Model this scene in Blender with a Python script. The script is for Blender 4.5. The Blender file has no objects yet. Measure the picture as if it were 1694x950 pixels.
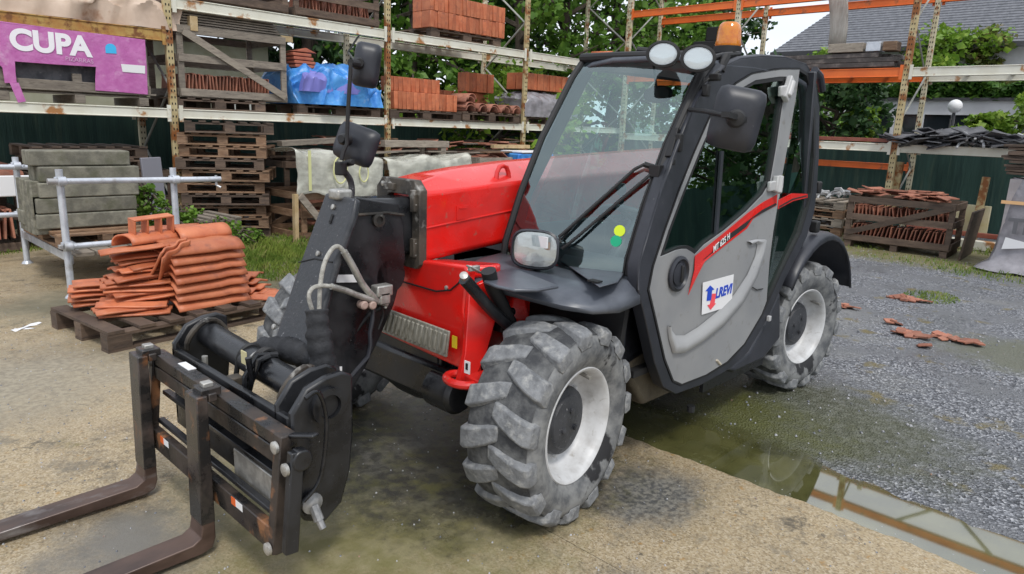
import bpy, bmesh, math, random
from mathutils import Vector, Matrix, noise as mnoise
V = Vector
random.seed(7)
SC = bpy.context.scene
COL = SC.collection
# ---------------------------------------------------------------- camera
CAM = V((1.9989, 2.4250, 1.5245)); YAW, PITCH, ROLL, F = math.radians(223.5735), math.radians(-12.8558), math.radians(2.2077), 1156.46
W0, H0 = 1694.0, 950.0
_f = V((math.cos(YAW)*math.cos(PITCH), math.sin(YAW)*math.cos(PITCH), math.sin(PITCH)))
_r = V((math.sin(YAW), -math.cos(YAW), 0)); _u = _r.cross(_f)
_r2 = _r*math.cos(ROLL) + _u*math.sin(ROLL); _u2 = _u*math.cos(ROLL) - _r*math.sin(ROLL)
cd = bpy.data.cameras.new('camera'); cam = bpy.data.objects.new('camera', cd); COL.objects.link(cam)
cd.sensor_width = 36; cd.sensor_fit = 'HORIZONTAL'; cd.lens = F/W0*36; cd.clip_start = .05; cd.clip_end = 500
cam.matrix_world = Matrix(((_r2.x,_u2.x,-_f.x,CAM.x),(_r2.y,_u2.y,-_f.y,CAM.y),(_r2.z,_u2.z,-_f.z,CAM.z),(0,0,0,1)))
SC.camera = cam
# ---------------------------------------------------------------- light
SUN_EL, SUN_AZ = math.radians(58), math.radians(62)      # azimuth of the light, from +X towards +Y
w = bpy.data.worlds.new('World'); SC.world = w; w.use_nodes = True
nt = w.node_tree; nt.nodes.clear()
out = nt.nodes.new('ShaderNodeOutputWorld'); bg = nt.nodes.new('ShaderNodeBackground'); nt.links.new(bg.outputs[0], out.inputs[0])
sky = nt.nodes.new('ShaderNodeTexSky'); sky.sky_type = 'NISHITA'; sky.sun_disc = False
sky.sun_elevation = SUN_EL; sky.sun_rotation = math.pi/2 - SUN_AZ; sky.dust_density = 4; sky.air_density = 1.2
cn = nt.nodes.new('ShaderNodeTexNoise'); cn.inputs['Scale'].default_value = 2.2; cn.inputs['Detail'].default_value = 6
tc = nt.nodes.new('ShaderNodeTexCoord'); mp = nt.nodes.new('ShaderNodeMapping'); mp.inputs['Scale'].default_value = (1, 1, 2.5)
nt.links.new(tc.outputs['Generated'], mp.inputs[0]); nt.links.new(mp.outputs[0], cn.inputs['Vector'])
cr = nt.nodes.new('ShaderNodeValToRGB'); cr.color_ramp.elements[0].position = .3; cr.color_ramp.elements[1].position = .75
cr.color_ramp.elements[0].color = (6.6, 7.2, 8.2, 1); cr.color_ramp.elements[1].color = (9.6, 9.9, 10.4, 1)
nt.links.new(cn.outputs[0], cr.inputs[0])
mx = nt.nodes.new('ShaderNodeMixRGB'); mx.inputs[0].default_value = .88
nt.links.new(sky.outputs[0], mx.inputs[1]); nt.links.new(cr.outputs[0], mx.inputs[2]); nt.links.new(mx.outputs[0], bg.inputs[0])
bg.inputs[1].default_value = .105
sl = bpy.data.lights.new('sun', 'SUN'); sl.energy = 1.5; sl.angle = math.radians(11); sl.color = (1, .97, .92)
sun = bpy.data.objects.new('sun', sl); COL.objects.link(sun)
sd = V((math.cos(SUN_AZ)*math.cos(SUN_EL), math.sin(SUN_AZ)*math.cos(SUN_EL), math.sin(SUN_EL)))
sun.rotation_euler = (-sd).to_track_quat('-Z', 'Y').to_euler()
SC.view_settings.view_transform = 'Standard'; SC.view_settings.look = 'None'
SC.view_settings.exposure = 0.42; SC.view_settings.gamma = 1
SC.render.engine = 'CYCLES'; SC.cycles.use_denoising = True; SC.cycles.max_bounces = 7
SC.cycles.transparent_max_bounces = 12; SC.cycles.transmission_bounces = 6
# ---------------------------------------------------------------- from the survey of the photograph to metres
def ray(x, y): return _f + _r2*((x-W0/2)/F) - _u2*((y-H0/2)/F)
def onax(x, y, a, v):
    d = ray(x, y); return CAM + d*((v-CAM[a])/d[a])
def onX(x, y, v): return onax(x, y, 0, v)
def onY(x, y, v): return onax(x, y, 1, v)
def onZ(x, y, v=0.): return onax(x, y, 2, v)
def onP(x, y, p, n):
    d = ray(x, y); return CAM + d*((p-CAM).dot(n)/d.dot(n))
def side(x, y, off=0.):                                  # the cab's left side: upright to z .95, leaning in above
    p = onY(x, y, .90+off)
    if p.z > .95: p = onP(x, y, V((0, .90+off, .95)), V((0, 1, .085)).normalized())
    return p
# ---------------------------------------------------------------- mesh helper
class MB:
    def __init__(s): s.v = []; s.f = []
    def add(s, vs, fs):
        n = len(s.v); s.v += [V(q) for q in vs]; s.f += [tuple(i+n for i in f) for f in fs]; return s
    def box(s, c, d, R=None):
        c = V(c); P = []
        for z in (-1, 1):
            for x, y in ((-1,-1),(1,-1),(1,1),(-1,1)):
                q = V((x*d[0]/2, y*d[1]/2, z*d[2]/2)); P.append(c + (R @ q if R else q))
        return s.add(P, [(3,2,1,0),(4,5,6,7),(0,1,5,4),(1,2,6,5),(2,3,7,6),(3,0,4,7)])
    def beam(s, a, b, w, h, up=(0,0,1)):                  # box from a to b, w across, h along up
        a = V(a); b = V(b); d = b-a; L = d.length; x = d.normalized(); y = V(up).cross(x)
        if y.length < 1e-4: y = V((1,0,0)).cross(x)
        y.normalize(); z = x.cross(y)
        R = Matrix((x, y, z)).transposed(); return s.box((a+b)/2, (L, w, h), R)
    def prism(s, pts, vec):
        pts = [V(p) for p in pts]; vec = V(vec); n = len(pts)
        fs = [tuple(range(n))[::-1], tuple(range(n, 2*n))] + [(i, (i+1) % n, (i+1) % n+n, i+n) for i in range(n)]
        return s.add(pts + [p+vec for p in pts], fs)
    def ringprism(s, o, i, vec):                          # two loops of the same length, a frame between them, extruded
        n = len(o); vec = V(vec); P = list(o)+list(i)+[V(q)+vec for q in o]+[V(q)+vec for q in i]; fs = []
        for k in range(n):
            j = (k+1) % n
            fs += [(k, j, n+j, n+k), (2*n+j, 2*n+k, 3*n+k, 3*n+j), (j, k, 2*n+k, 2*n+j), (n+k, n+j, 3*n+j, 3*n+k)]
        return s.add(P, fs)
    def tube(s, pts, r, n=10, closed=False):
        pts = [V(p) for p in pts]; m = len(pts); rs = r if isinstance(r, (list, tuple)) else [r]*m; P = []; prev = None
        for i, p in enumerate(pts):
            a = pts[i-1] if (i or closed) else p; b = pts[(i+1) % m] if (i < m-1 or closed) else p
            t = (b-a).normalized()
            if prev is None:
                x = t.orthogonal().normalized()
            else:
                x = (prev - t*prev.dot(t)).normalized()
            prev = x; y = t.cross(x)
            P += [p + (x*math.cos(2*math.pi*k/n) + y*math.sin(2*math.pi*k/n))*rs[i] for k in range(n)]
        fs = []
        for i in range(m if closed else m-1):
            for k in range(n):
                j = (i+1) % m; fs.append((i*n+k, i*n+(k+1) % n, j*n+(k+1) % n, j*n+k))
        if not closed: fs += [tuple(range(n))[::-1], tuple(range((m-1)*n, m*n))]
        return s.add(P, fs)
    def lathe(s, prof, o, ax, n=32, cap=True):            # prof: (radius, distance along ax)
        o = V(o); ax = V(ax).normalized(); x = ax.orthogonal().normalized(); y = ax.cross(x); P = []; m = len(prof)
        for r, a in prof: P += [o + ax*a + (x*math.cos(2*math.pi*k/n)+y*math.sin(2*math.pi*k/n))*r for k in range(n)]
        fs = [(i*n+k, i*n+(k+1) % n, (i+1)*n+(k+1) % n, (i+1)*n+k) for i in range(m-1) for k in range(n)]
        if cap: fs += [tuple(range(n))[::-1], tuple(range((m-1)*n, m*n))]
        return s.add(P, fs)
    def grid(s, G):
        a = len(G); b = len(G[0]); P = [q for row in G for q in row]
        return s.add(P, [(i*b+j, (i+1)*b+j, (i+1)*b+j+1, i*b+j+1) for i in range(a-1) for j in range(b-1)])
    def loft(s, rings, cap=True):
        n = len(rings[0]); m = len(rings); P = [q for r in rings for q in r]
        fs = [(i*n+k, i*n+(k+1) % n, (i+1)*n+(k+1) % n, (i+1)*n+k) for i in range(m-1) for k in range(n)]
        if cap: fs += [tuple(range(n))[::-1], tuple(range((m-1)*n, m*n))]
        return s.add(P, fs)
    def each(s, name, m, parent=None, **k):               # one object for every loose piece
        up = list(range(len(s.v)))
        def find(i):
            while up[i] != i: up[i] = up[up[i]]; i = up[i]
            return i
        for f in s.f:
            for q in f[1:]: up[find(q)] = find(f[0])
        G = {}
        for f in s.f: G.setdefault(find(f[0]), []).append(f)
        res = []
        for fs in G.values():
            ids = sorted({i for f in fs for i in f}); mp_ = {i: n for n, i in enumerate(ids)}; b = MB(); b.v = [s.v[i] for i in ids]; b.f = [tuple(mp_[i] for i in f) for f in fs]; res.append(b.build(name, m, parent, **k))
        return res
    def build(s, name, m, parent=None, bevel=0, seg=2, smooth=False, solid=0, sub=0, fix=True, ang=35):
        me = bpy.data.meshes.new(name); me.from_pydata([tuple(q) for q in s.v], [], s.f)
        if fix:
            b = bmesh.new(); b.from_mesh(me); bmesh.ops.recalc_face_normals(b, faces=b.faces); b.to_mesh(me); b.free()
        me.materials.append(m); o = bpy.data.objects.new(name, me); COL.objects.link(o); put(o, parent)
        if solid: q = o.modifiers.new('solid', 'SOLIDIFY'); q.thickness = solid; q.offset = 0
        if sub: q = o.modifiers.new('sub', 'SUBSURF'); q.levels = sub; q.render_levels = sub; smooth = True
        if bevel:
            q = o.modifiers.new('bevel', 'BEVEL'); q.width = bevel; q.segments = seg; q.limit_method = 'ANGLE'; q.angle_limit = math.radians(40)
            smooth = True
        if smooth:
            me.shade_smooth()
            if not sub: me.set_sharp_from_angle(angle=math.radians(ang))
        return o
ROOTM = {}
WORLD = [True]                                            # are the builder's coordinates world ones, or the root's own?
def put(o, parent):
    if parent is None: return
    o.parent = parent
    r = parent
    while r.parent: r = r.parent
    if WORLD[0] and r is parent and r.name in ROOTM: o.matrix_parent_inverse = ROOTM[r.name].inverted()
def thing(name, label, cat, loc=(0,0,0), rotz=0, group=None):
    o = bpy.data.objects.new(name, None); COL.objects.link(o); o.empty_display_size = .1
    o.location = loc; o.rotation_euler = (0, 0, rotz); o['label'] = label; o['category'] = cat; o['kind'] = 'thing'
    if group: o['group'] = group
    ROOTM[o.name] = Matrix.Translation(V(loc)) @ Matrix.Rotation(rotz, 4, 'Z'); return o
def tag(o, label, cat, group=None):
    o['label'] = label; o['category'] = cat; o['kind'] = 'thing'
    if group: o['group'] = group
    return o
def struct(o, kind='structure'): o['kind'] = kind; return o
def dup(root, loc=None, rot=None, label=None, group=None, parent=None):
    c = root.copy(); COL.objects.link(c)
    if parent: c.parent = parent
    if loc is not None: c.location = loc
    if rot is not None: c.rotation_euler = rot if hasattr(rot, '__len__') else (0, 0, rot)
    if label: c['label'] = label
    if group: c['group'] = group
    for ch in list(root.children): dup(ch, parent=c)
    return c
# ---------------------------------------------------------------- materials
MATS = {}
def mat(name, c1, c2=None, ns=8, lo=.4, hi=.6, c3=None, n3=3, lo3=.5, hi3=.62, rough=.5, r2=None, metal=0, bump=0, bs=40, coat=0,
        rnd=0, st=(1,1,1), spec=.5, stripes=None, det=6):
    m = bpy.data.materials.new(name); m.use_nodes = True; t = m.node_tree; N = t.nodes; L = t.links; b = N['Principled BSDF']
    tc = N.new('ShaderNodeTexCoord'); mp = N.new('ShaderNodeMapping'); mp.inputs['Scale'].default_value = st
    oi = N.new('ShaderNodeObjectInfo'); ad = N.new('ShaderNodeVectorMath'); ad.operation = 'ADD'
    sc = N.new('ShaderNodeVectorMath'); sc.operation = 'SCALE'; sc.inputs['Scale'].default_value = 13.7 if rnd else 0
    cb = N.new('ShaderNodeCombineXYZ'); [L.new(oi.outputs['Random'], cb.inputs[k]) for k in range(3)]
    L.new(cb.outputs[0], sc.inputs[0]); L.new(tc.outputs['Object'], mp.inputs[0]); L.new(mp.outputs[0], ad.inputs[0]); L.new(sc.outputs[0], ad.inputs[1])
    vec = ad.outputs[0]
    def nz(scale, lo, hi, d=det):
        n = N.new('ShaderNodeTexNoise'); n.inputs['Scale'].default_value = scale; n.inputs['Detail'].default_value = d; n.inputs['Roughness'].default_value = .6
        L.new(vec, n.inputs['Vector']); r = N.new('ShaderNodeMapRange'); r.inputs[1].default_value = lo; r.inputs[2].default_value = hi
        L.new(n.outputs[0], r.inputs[0]); return n, r
    def mix(f, a, c):
        x = N.new('ShaderNodeMixRGB'); L.new(f, x.inputs[0])
        L.new(a, x.inputs[1]) if not isinstance(a, tuple) else setattr(x.inputs[1], 'default_value', a+(1,))
        L.new(c, x.inputs[2]) if not isinstance(c, tuple) else setattr(x.inputs[2], 'default_value', c+(1,)); return x.outputs[0]
    c = c1; f2 = None
    if c2:
        _, r = nz(ns, lo, hi); f2 = r.outputs[0]; c = mix(f2, c1, c2)
    if c3:
        _, r = nz(n3, lo3, hi3, 8); c = mix(r.outputs[0], c, c3)
    if isinstance(c, tuple): b.inputs['Base Color'].default_value = c+(1,)
    if rnd:
        mr = N.new('ShaderNodeMapRange'); mr.inputs[3].default_value = 1-rnd; mr.inputs[4].default_value = 1+rnd; L.new(oi.outputs['Random'], mr.inputs[0])
        h = N.new('ShaderNodeHueSaturation'); L.new(mr.outputs[0], h.inputs['Value'])
        if isinstance(c, tuple): h.inputs['Color'].default_value = c+(1,)
        else: L.new(c, h.inputs['Color'])
        c = h.outputs[0]
    if not isinstance(c, tuple): L.new(c, b.inputs['Base Color'])
    b.inputs['Roughness'].default_value = rough
    if r2 is not None and f2 is not None:
        r = N.new('ShaderNodeMapRange'); r.inputs[3].default_value = rough; r.inputs[4].default_value = r2; L.new(f2, r.inputs[0]); L.new(r.outputs[0], b.inputs['Roughness'])
    b.inputs['Metallic'].default_value = metal; b.inputs['Coat Weight'].default_value = coat; b.inputs['Coat Roughness'].default_value = .08
    b.inputs['Specular IOR Level'].default_value = spec
    if bump:
        n, _ = nz(bs, 0, 1); u = N.new('ShaderNodeBump'); u.inputs['Strength'].default_value = min(1, bump); u.inputs['Distance'].default_value = .01*bump
        L.new(n.outputs[0], u.inputs['Height']); L.new(u.outputs[0], b.inputs['Normal'])
    MATS[name] = m
    return m
RED = mat('red_paint', (.74,.012,.008), (.60,.014,.01), ns=5, rough=.24, r2=.42, coat=.6, bump=.10, bs=140, c3=(.36,.10,.07), n3=26, lo3=.62, hi3=.74, det=10)
REDD = mat('red_scratched', (.70,.02,.012), (.5,.03,.02), ns=9, rough=.35, coat=.3, bump=.15, bs=60, c3=(.25,.16,.12), n3=22, lo3=.6, hi3=.75)
BLK = mat('black_paint', (.007,.0075,.009), (.02,.021,.024), ns=6, rough=.22, r2=.45, bump=.25, bs=60, c3=(.16,.16,.16), n3=75, lo3=.67, hi3=.75)
BLKW = mat('black_worn', (.022,.024,.029), (.045,.047,.053), ns=7, rough=.35, r2=.6, bump=.5, bs=50, c3=(.26,.26,.27), n3=75, lo3=.63, hi3=.72)
PLA = mat('black_plastic', (.016,.018,.024), (.027,.029,.038), ns=5, rough=.42, bump=.12, bs=220, c3=(.1,.1,.1), n3=60, lo3=.66, hi3=.76)
FEND = mat('fender_plastic', (.055,.062,.078), (.09,.1,.12), ns=5, rough=.35, bump=.12, bs=200, c3=(.16,.16,.17), n3=40, lo3=.66, hi3=.8)
RUB = mat('rubber', (.01,.01,.011), rough=.6)
GRY = mat('grey_paint', (.225,.23,.238), (.262,.265,.268), ns=3.5, rough=.36, r2=.5, coat=.15, bump=.08, bs=110, c3=(.18,.172,.16), n3=17, lo3=.60, hi3=.74, det=11)
ARCG = mat('pressed_grey', (.32,.325,.335), (.36,.365,.37), ns=4, rough=.4)
GRYL = mat('grey_trim', (.40,.405,.41), (.44,.44,.44), ns=3, rough=.4)
STEEL = mat('dull_steel', (.32,.31,.29), (.5,.49,.46), ns=20, rough=.4, metal=.6, bump=.3, bs=80)
HOSE = mat('braided_hose', (.3,.29,.26), (.45,.44,.4), ns=60, rough=.55, bump=.6, bs=300)
DIRT = mat('muddy_steel', (.022,.02,.018), (.07,.058,.045), ns=10, rough=.6, bump=.6, bs=40, c3=(.3,.29,.27), n3=16, lo3=.58, hi3=.72)
FORK = mat('fork_steel', (.055,.034,.027), (.11,.07,.055), ns=7, rough=.3, r2=.5, bump=.25, bs=30, metal=.3, st=(.4,1,1), c3=(.25,.24,.24), n3=9, lo3=.55, hi3=.75)
SHANK = mat('shank_steel', (.016,.015,.015), (.085,.065,.055), ns=8, lo=.45, hi=.72, rough=.25, r2=.5, bump=.3, bs=40, c3=(.16,.07,.03), n3=12, lo3=.58, hi3=.72)
FRAME = mat('rusty_frame', (.012,.012,.013), (.045,.033,.026), ns=9, rough=.25, r2=.6, bump=.4, bs=50, c3=(.24,.11,.05), n3=7, lo3=.56, hi3=.66)
RIM = mat('rim_paint', (.56,.565,.57), (.42,.415,.41), ns=14, lo=.42, hi=.7, rough=.42, c3=(.26,.235,.20), n3=26, lo3=.60, hi3=.78, bump=.2, det=10)
TYRE = mat('muddy_tyre', (.115,.12,.127), (.215,.222,.23), ns=24, lo=.34, hi=.62, rough=.8, bump=.7, bs=60, c3=(.32,.32,.31), n3=30, lo3=.50, hi3=.70, det=14)
TBASE = mat('tread_base', (.04,.042,.046), (.15,.152,.15), ns=14, lo=.4, hi=.7, rough=.85, bump=.8, bs=50, det=10)
TYREW = mat('tyre_wall', (.08,.084,.09), (.215,.218,.215), ns=15, lo=.36, hi=.62, rough=.7, bump=.4, bs=60, c3=(.014,.014,.016), n3=5, lo3=.58, hi3=.62, det=11)
WHITE = mat('white_sticker', (.75,.75,.76), rough=.5)
YEL = mat('yellow_sticker', (.7,.5,.02), rough=.5)
STK = mat('grimy_plate', (.2,.19,.155), (.32,.31,.27), ns=26, rough=.5, st=(3,3,.6), bump=.5, bs=50)
def glass(name, col=(.8,.9,.88), rough=0.0, tint=(.78,.9,.87), fac=None):
    m = bpy.data.materials.new(name); m.use_nodes = True; t = m.node_tree; N = t.nodes; L = t.links; N.clear()
    o = N.new('ShaderNodeOutputMaterial'); tr = N.new('ShaderNodeBsdfTransparent'); tr.inputs[0].default_value = tint+(1,)
    g = N.new('ShaderNodeBsdfGlossy'); g.inputs['Roughness'].default_value = rough; g.inputs['Color'].default_value = col+(1,)
    fr = N.new('ShaderNodeFresnel'); fr.inputs[0].default_value = 1.5; mr = N.new('ShaderNodeMapRange')
    mr.inputs[1].default_value = 0; mr.inputs[2].default_value = 1; mr.inputs[3].default_value = fac or .0; mr.inputs[4].default_value = 1
    L.new(fr.outputs[0], mr.inputs[0]); x = N.new('ShaderNodeMixShader'); L.new(mr.outputs[0], x.inputs[0]); L.new(tr.outputs[0], x.inputs[1]); L.new(g.outputs[0], x.inputs[2])
    L.new(x.outputs[0], o.inputs[0]); return m
WSG = glass('windshield_glass', col=(.80,.95,.95), tint=(.78,.95,.93), fac=.15)
DRG = glass('door_glass', col=(.75,.92,.86), tint=(.86,.97,.93), fac=.19)
def emit(name, c, s):
    m = bpy.data.materials.new(name); m.use_nodes = True; b = m.node_tree.nodes['Principled BSDF']
    b.inputs['Base Color'].default_value = c+(1,); b.inputs['Emission Color'].default_value = c+(1,); b.inputs['Emission Strength'].default_value = s; return m
def text(body, size, o, xdir, ydir, m, name, parent, shear=0, bold=0, ext=.0006, align='LEFT'):
    cu = bpy.data.curves.new(name, 'FONT'); cu.body = body; cu.size = size; cu.extrude = ext; cu.shear = shear; cu.offset = bold; cu.align_x = align
    cu.materials.append(m); t = bpy.data.objects.new(name, cu); COL.objects.link(t)
    x = V(xdir).normalized(); z = x.cross(V(ydir)).normalized(); y = z.cross(x)
    M = Matrix(((x.x,y.x,z.x,o[0]),(x.y,y.y,z.y,o[1]),(x.z,y.z,z.z,o[2]),(0,0,0,1)))
    if parent:
        t.parent = parent; r = parent
        while r.parent: r = r.parent
        if WORLD[0] and r is parent and r.name in ROOTM: t.matrix_parent_inverse = ROOTM[r.name].inverted()
    t.matrix_basis = M; return t
# ================================================================ the telehandler
T = thing('telehandler', 'red and grey compact telehandler with black cab and pallet forks lowered on the wet ground', 'telehandler', (-1.1, 0, 0))
def tp(mb, name, m, parent=T, **k): return mb.build(name, m, parent, **k)
# ---- wheels
def make_wheel():
    wv = bpy.data.objects.new('wheel', None); COL.objects.link(wv)
    t = MB(); R = .383; hw = .155
    prof = [(.222,-.115),(.235,-.128),(.27,-.148),(.305,-.157),(.335,-.152),(.362,-.138),(.374,-.10),(R,-.05),(R+.001,0),(R,.05),(.374,.10),(.362,.138),(.335,.152),(.305,.157),(.27,.148),(.235,.128),(.222,.115)]
    t.lathe(prof, (0,0,0), (0,1,0), 72, cap=False)
    tyre = t.build('tyre', TYREW, wv, smooth=True, ang=60)
    tb = MB(); tb.lathe([(.366,-.137),(.379,-.10),(.3855,-.05),(.3865,0),(.3855,.05),(.379,.10),(.366,.137)], (0,0,0), (0,1,0), 72, cap=False); tb.build('tread_base', TBASE, wv, smooth=True)
    lg = MB(); n = 15; rnd = random.Random(3)
    for sgn in (1, -1):
        for k in range(n):
            a0 = 2*math.pi*(k + (0 if sgn > 0 else .5))/n + rnd.uniform(-.012, .012); rings = []
            for y, da, rt, wd in ((-.02,-.03,.394,.060),(.03,.02,.4035,.074),(.08,.075,.404,.080),(.128,.115,.400,.086),(.157,.125,.385,.084),(.165,.13,.350,.066)):
                rt += rnd.uniform(-.003, .0015); ring = []
                rb = .368 if y < .1 else (.355 if y < .14 else (.345 if y < .16 else .325))
                yy = (y if y < .16 else .160)*sgn
                for dw, rr in ((-wd/2-.012, rb), (-wd/2+.004, rt), (wd/2-.004, rt), (wd/2+.012, rb)):
                    a = a0 - (da + dw/.39)
                    yb = yy if rr == rt else yy*(.97 if y > .15 else 1)
                    ring.append(V((math.cos(a)*rr, yb, math.sin(a)*rr)))
                rings.append(ring)
            lg.loft(rings)
    lo = lg.build('tread', TYRE, wv, bevel=.006, seg=2)
    r = MB(); r.lathe([(.232,.118),(.238,.126),(.232,.132),(.222,.128),(.214,.112),(.205,.09),(.2,.05),(.185,.03),(.16,.02),(.13,.018),(.05,.018),(.05,0),(.2,-.02),(.21,-.10),(.235,-.118)], (0,0,0), (0,1,0), 64, cap=False)
    for k in range(8):
        a = k*math.pi/4+.2; r.lathe([(.012,.018),(.012,.034),(.007,.04)], (math.cos(a)*.152,0,math.sin(a)*.152), (0,1,0), 6)
    r.build('rim', RIM, wv, smooth=True, ang=50)
    h = MB(); h.lathe([(.14,.0),(.14,.045),(.134,.062),(.11,.068),(.105,.078),(.06,.084),(.001,.084)], (0,0,0), (0,1,0), 36)
    for k in range(3):
        a = k*2.1+.5; h.lathe([(.012,.08),(.012,.092),(.003,.094)], (math.cos(a)*.05,0,math.sin(a)*.05), (0,1,0), 8)
    h.build('hub', BLKW, wv, smooth=True, ang=40)
    r.__init__(); r.tube([(.205*math.cos(2.8),.06,.205*math.sin(2.8)),(.19*math.cos(2.8),.13,.19*math.sin(2.8))], .008, 8)
    r.build('valve', STEEL, wv, smooth=True)
    return wv
whl = make_wheel()
SF, SR = math.radians(7.18), math.radians(-7.57)
def put_wheel(o, x, y, st, spin):
    # kingpin at |y|=.55, wheel middle at |y|=.75
    s = 1 if y > 0 else -1; o.parent = T; o.matrix_parent_inverse = Matrix.Translation((1.1, 0, 0))
    a = st; kx, ky = x, .55*s; off = .20*s
    o.location = (kx - off*math.sin(a), ky + off*math.cos(a), .3975)
    R = Matrix.Rotation(a, 4, 'Z')
    if s < 0: R = R @ Matrix.Rotation(math.pi, 4, 'Z')
    R = R @ Matrix.Rotation(spin, 4, 'Y'); o.rotation_euler = R.to_euler()
put_wheel(whl, 0, 1, SF, .9)
for x, y, st, sp in ((0,-1,SF,1.9),(-2.3,1,SR,.35),(-2.3,-1,SR,2.6)):
    c = dup(whl); put_wheel(c, x, y, st, sp)
# ---- chassis, axles
b = MB(); b.box((-1.1,-.05,.52),(2.5,.62,.26)); b.box((-1.5,-.45,.62),(1.5,.5,.5)); tp(b, 'chassis', BLK, bevel=.02)
b = MB(); b.tube([(0,-.6,.40),(0,-.25,.42),(0,.25,.42),(0,.6,.40)], [.07,.10,.10,.07], 16); b.lathe([(.13,-.17),(.15,-.05),(.15,.05),(.13,.17)], (0,-.05,.41), (0,1,0), 20); b.box((.02,0,.50),(.2,.8,.12)); tp(b, 'front_axle', BLK, smooth=True, bevel=.01)
b = MB(); b.tube([(-2.3,-.6,.40),(-2.3,.6,.40)], [.09,.09], 16); tp(b, 'rear_axle', BLK, smooth=True)
b = MB()                                                    # dirty inner wing beside the cab, behind the wheel
b.prism([(-.42,.42,.86),(-.40,.42,.55),(-.62,.42,.30),(-1.5,.42,.30),(-1.5,.42,.86)], (0,.38,0)); tp(b, 'cab_underside', mat('mud_brown', (.045,.035,.022), (.09,.075,.05), ns=7, rough=.8, bump=.8, bs=25), bevel=.02)
# ---- red front of the chassis
def X2(x, y, v=.2): return onX(x, y, v)
fr = [X2(617,545,.18), X2(784,622,.18), X2(780,590,.18), X2(767,515,.18), X2(774,447,.18), X2(768,440,.18), X2(646,424,.18), X2(645,470,.18)]
b = MB(); b.prism(fr, (-.05,0,0)); front = tp(b, 'front_panel', RED, bevel=.012, seg=3)
b = MB(); b.prism([fr[6]+V((-.02,0,-.004)), fr[5]+V((-.02,0,-.004)), V((.07,.49,.985)), V((.00,.46,.985)), V((.00,.20,.955)), V((.02,-.08,.935))], (0,0,-.05)); tp(b, 'front_body_top', RED, bevel=.015, seg=3)
b = MB(); b.prism([V((.15,.40,.95)), V((.05,.48,.95)), V((.0,.46,.95)), V((-.10,.38,.86)), V((-.48,.34,.84)), V((-.48,.34,.52)), V((.0,.34,.50)), V((.13,.36,.55))], (0,-.10,0)); tp(b, 'front_body', RED, bevel=.015, seg=3)
b = MB(); b.box((-.30,.10,.80),(.50,.44,.16)); tp(b, 'dark_gap_filler', BLK, bevel=.02)  # added black filler, stands for the dark shaded hollow beneath the boom
b = MB(); b.tube([X2(x,y,.183) for x, y in ((647,461),(680,470),(721,482),(745,480),(757,470),(770,455))], .0035, 6); tp(b, 'panel_gap', RUB, front)
b = MB()
for x, y in ((739,476),(650,445)): b.lathe([(.009,0),(.009,.005),(.003,.007)], X2(x,y,.18), (1,0,0), 10)
b.each('bolt', STEEL, front)
# two vertical ribs running down to the towing eye
for P, dy in (([(.175,.44,.90),(.12,.47,.93),(.04,.50,.92),(.07,.49,.78),(.12,.49,.64),(.17,.49,.56),(.225,.49,.52),(.235,.45,.52),(.20,.45,.64)], .022),
              ([(-.04,.47,.84),(-.10,.48,.84),(-.14,.50,.70),(-.10,.52,.56),(.06,.53,.52),(.08,.52,.55),(.02,.50,.68)], .022)):
    b = MB(); b.prism(P, (0,dy,.0)); tp(b, 'front_rib', RED, bevel=.008)
b = MB(); c = X2(765,628,.23); b.tube([c+V((.055*math.cos(a),.075*math.sin(a),0)) for a in [k*math.pi/10 for k in range(20)]], .017, 10, closed=True); b.box(c+V((-.05,.07,.01)), (.12,.1,.03)); tp(b, 'towing_eye', RED, bevel=.004, smooth=True)
# grille
q = [X2(637,508,.204), X2(746,548,.204), X2(741,591,.204), X2(627,546,.204)]
b = MB(); b.prism(q, (.010,0,0)); gr = tp(b, 'grille', STK, bevel=.004)
b = MB()
for k in range(15):
    f = (k+.5)/15; a = q[0].lerp(q[1], f); c = q[3].lerp(q[2], f); b.beam(a.lerp(c,.12)+V((.012,0,0)), a.lerp(c,.85)+V((.012,.0,0)), .016, .012, (1,0,0))
tp(b, 'grille_slats', STK, gr, bevel=.003)
b = MB(); c = X2(752,566,.205); b.box(c, (.004,.028,.05)); tp(b, 'sticker', YEL)
b = MB(); c = X2(773,608,.255); b.box(c, (.004,.03,.05)); tp(b, 'sticker', WHITE)
b = MB(); b.box(c+V((.003,0,.004)), (.002,.012,.026)); tp(b, 'sticker_print', RUB)
# black cross member and counter boxes beneath
b = MB(); b.box((.08,.02,.44),(.18,.68,.17)); tp(b, 'front_bumper', BLK, bevel=.02)
b = MB(); b.lathe([(.07,-.09),(.085,-.07),(.085,.07),(.07,.09)], (.14,.30,.42), (0,1,0), 24); tp(b, 'oil_filter', BLK, smooth=True)
# ---- boom (outer)
def ring(x, zt, zb, y0, y1, c=.05):
    return [V((x,y1,zb+c*.5)), V((x,y1,zt-c)), V((x,y1-c,zt)), V((x,y0+c,zt)), V((x,y0,zt-c)), V((x,y0,zb+c*.5)), V((x,y0+c*.5,zb)), V((x,y1-c*.5,zb))]
b = MB(); Y1, Y0 = .17, -.11
def rg(x, zt, zs, zb, cw): return [V((x,Y1,zb+.02)), V((x,Y1,zs)), V((x,Y1-cw,zt)), V((x,Y0+.04,zt)), V((x,Y0,zt-.05)), V((x,Y0,zb+.02)), V((x,Y0+.02,zb)), V((x,Y1-.02,zb))]
b.loft([rg(.17,1.288,1.245,.955,.035), rg(.05,1.31,1.25,.962,.07), rg(-.15,1.335,1.262,.978,.10), rg(-.45,1.36,1.28,1.0,.12), rg(-1.3,1.405,1.31,1.05,.12), rg(-2.4,1.45,1.36,1.08,.12), rg(-2.95,1.47,1.38,1.10,.12)])
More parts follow.
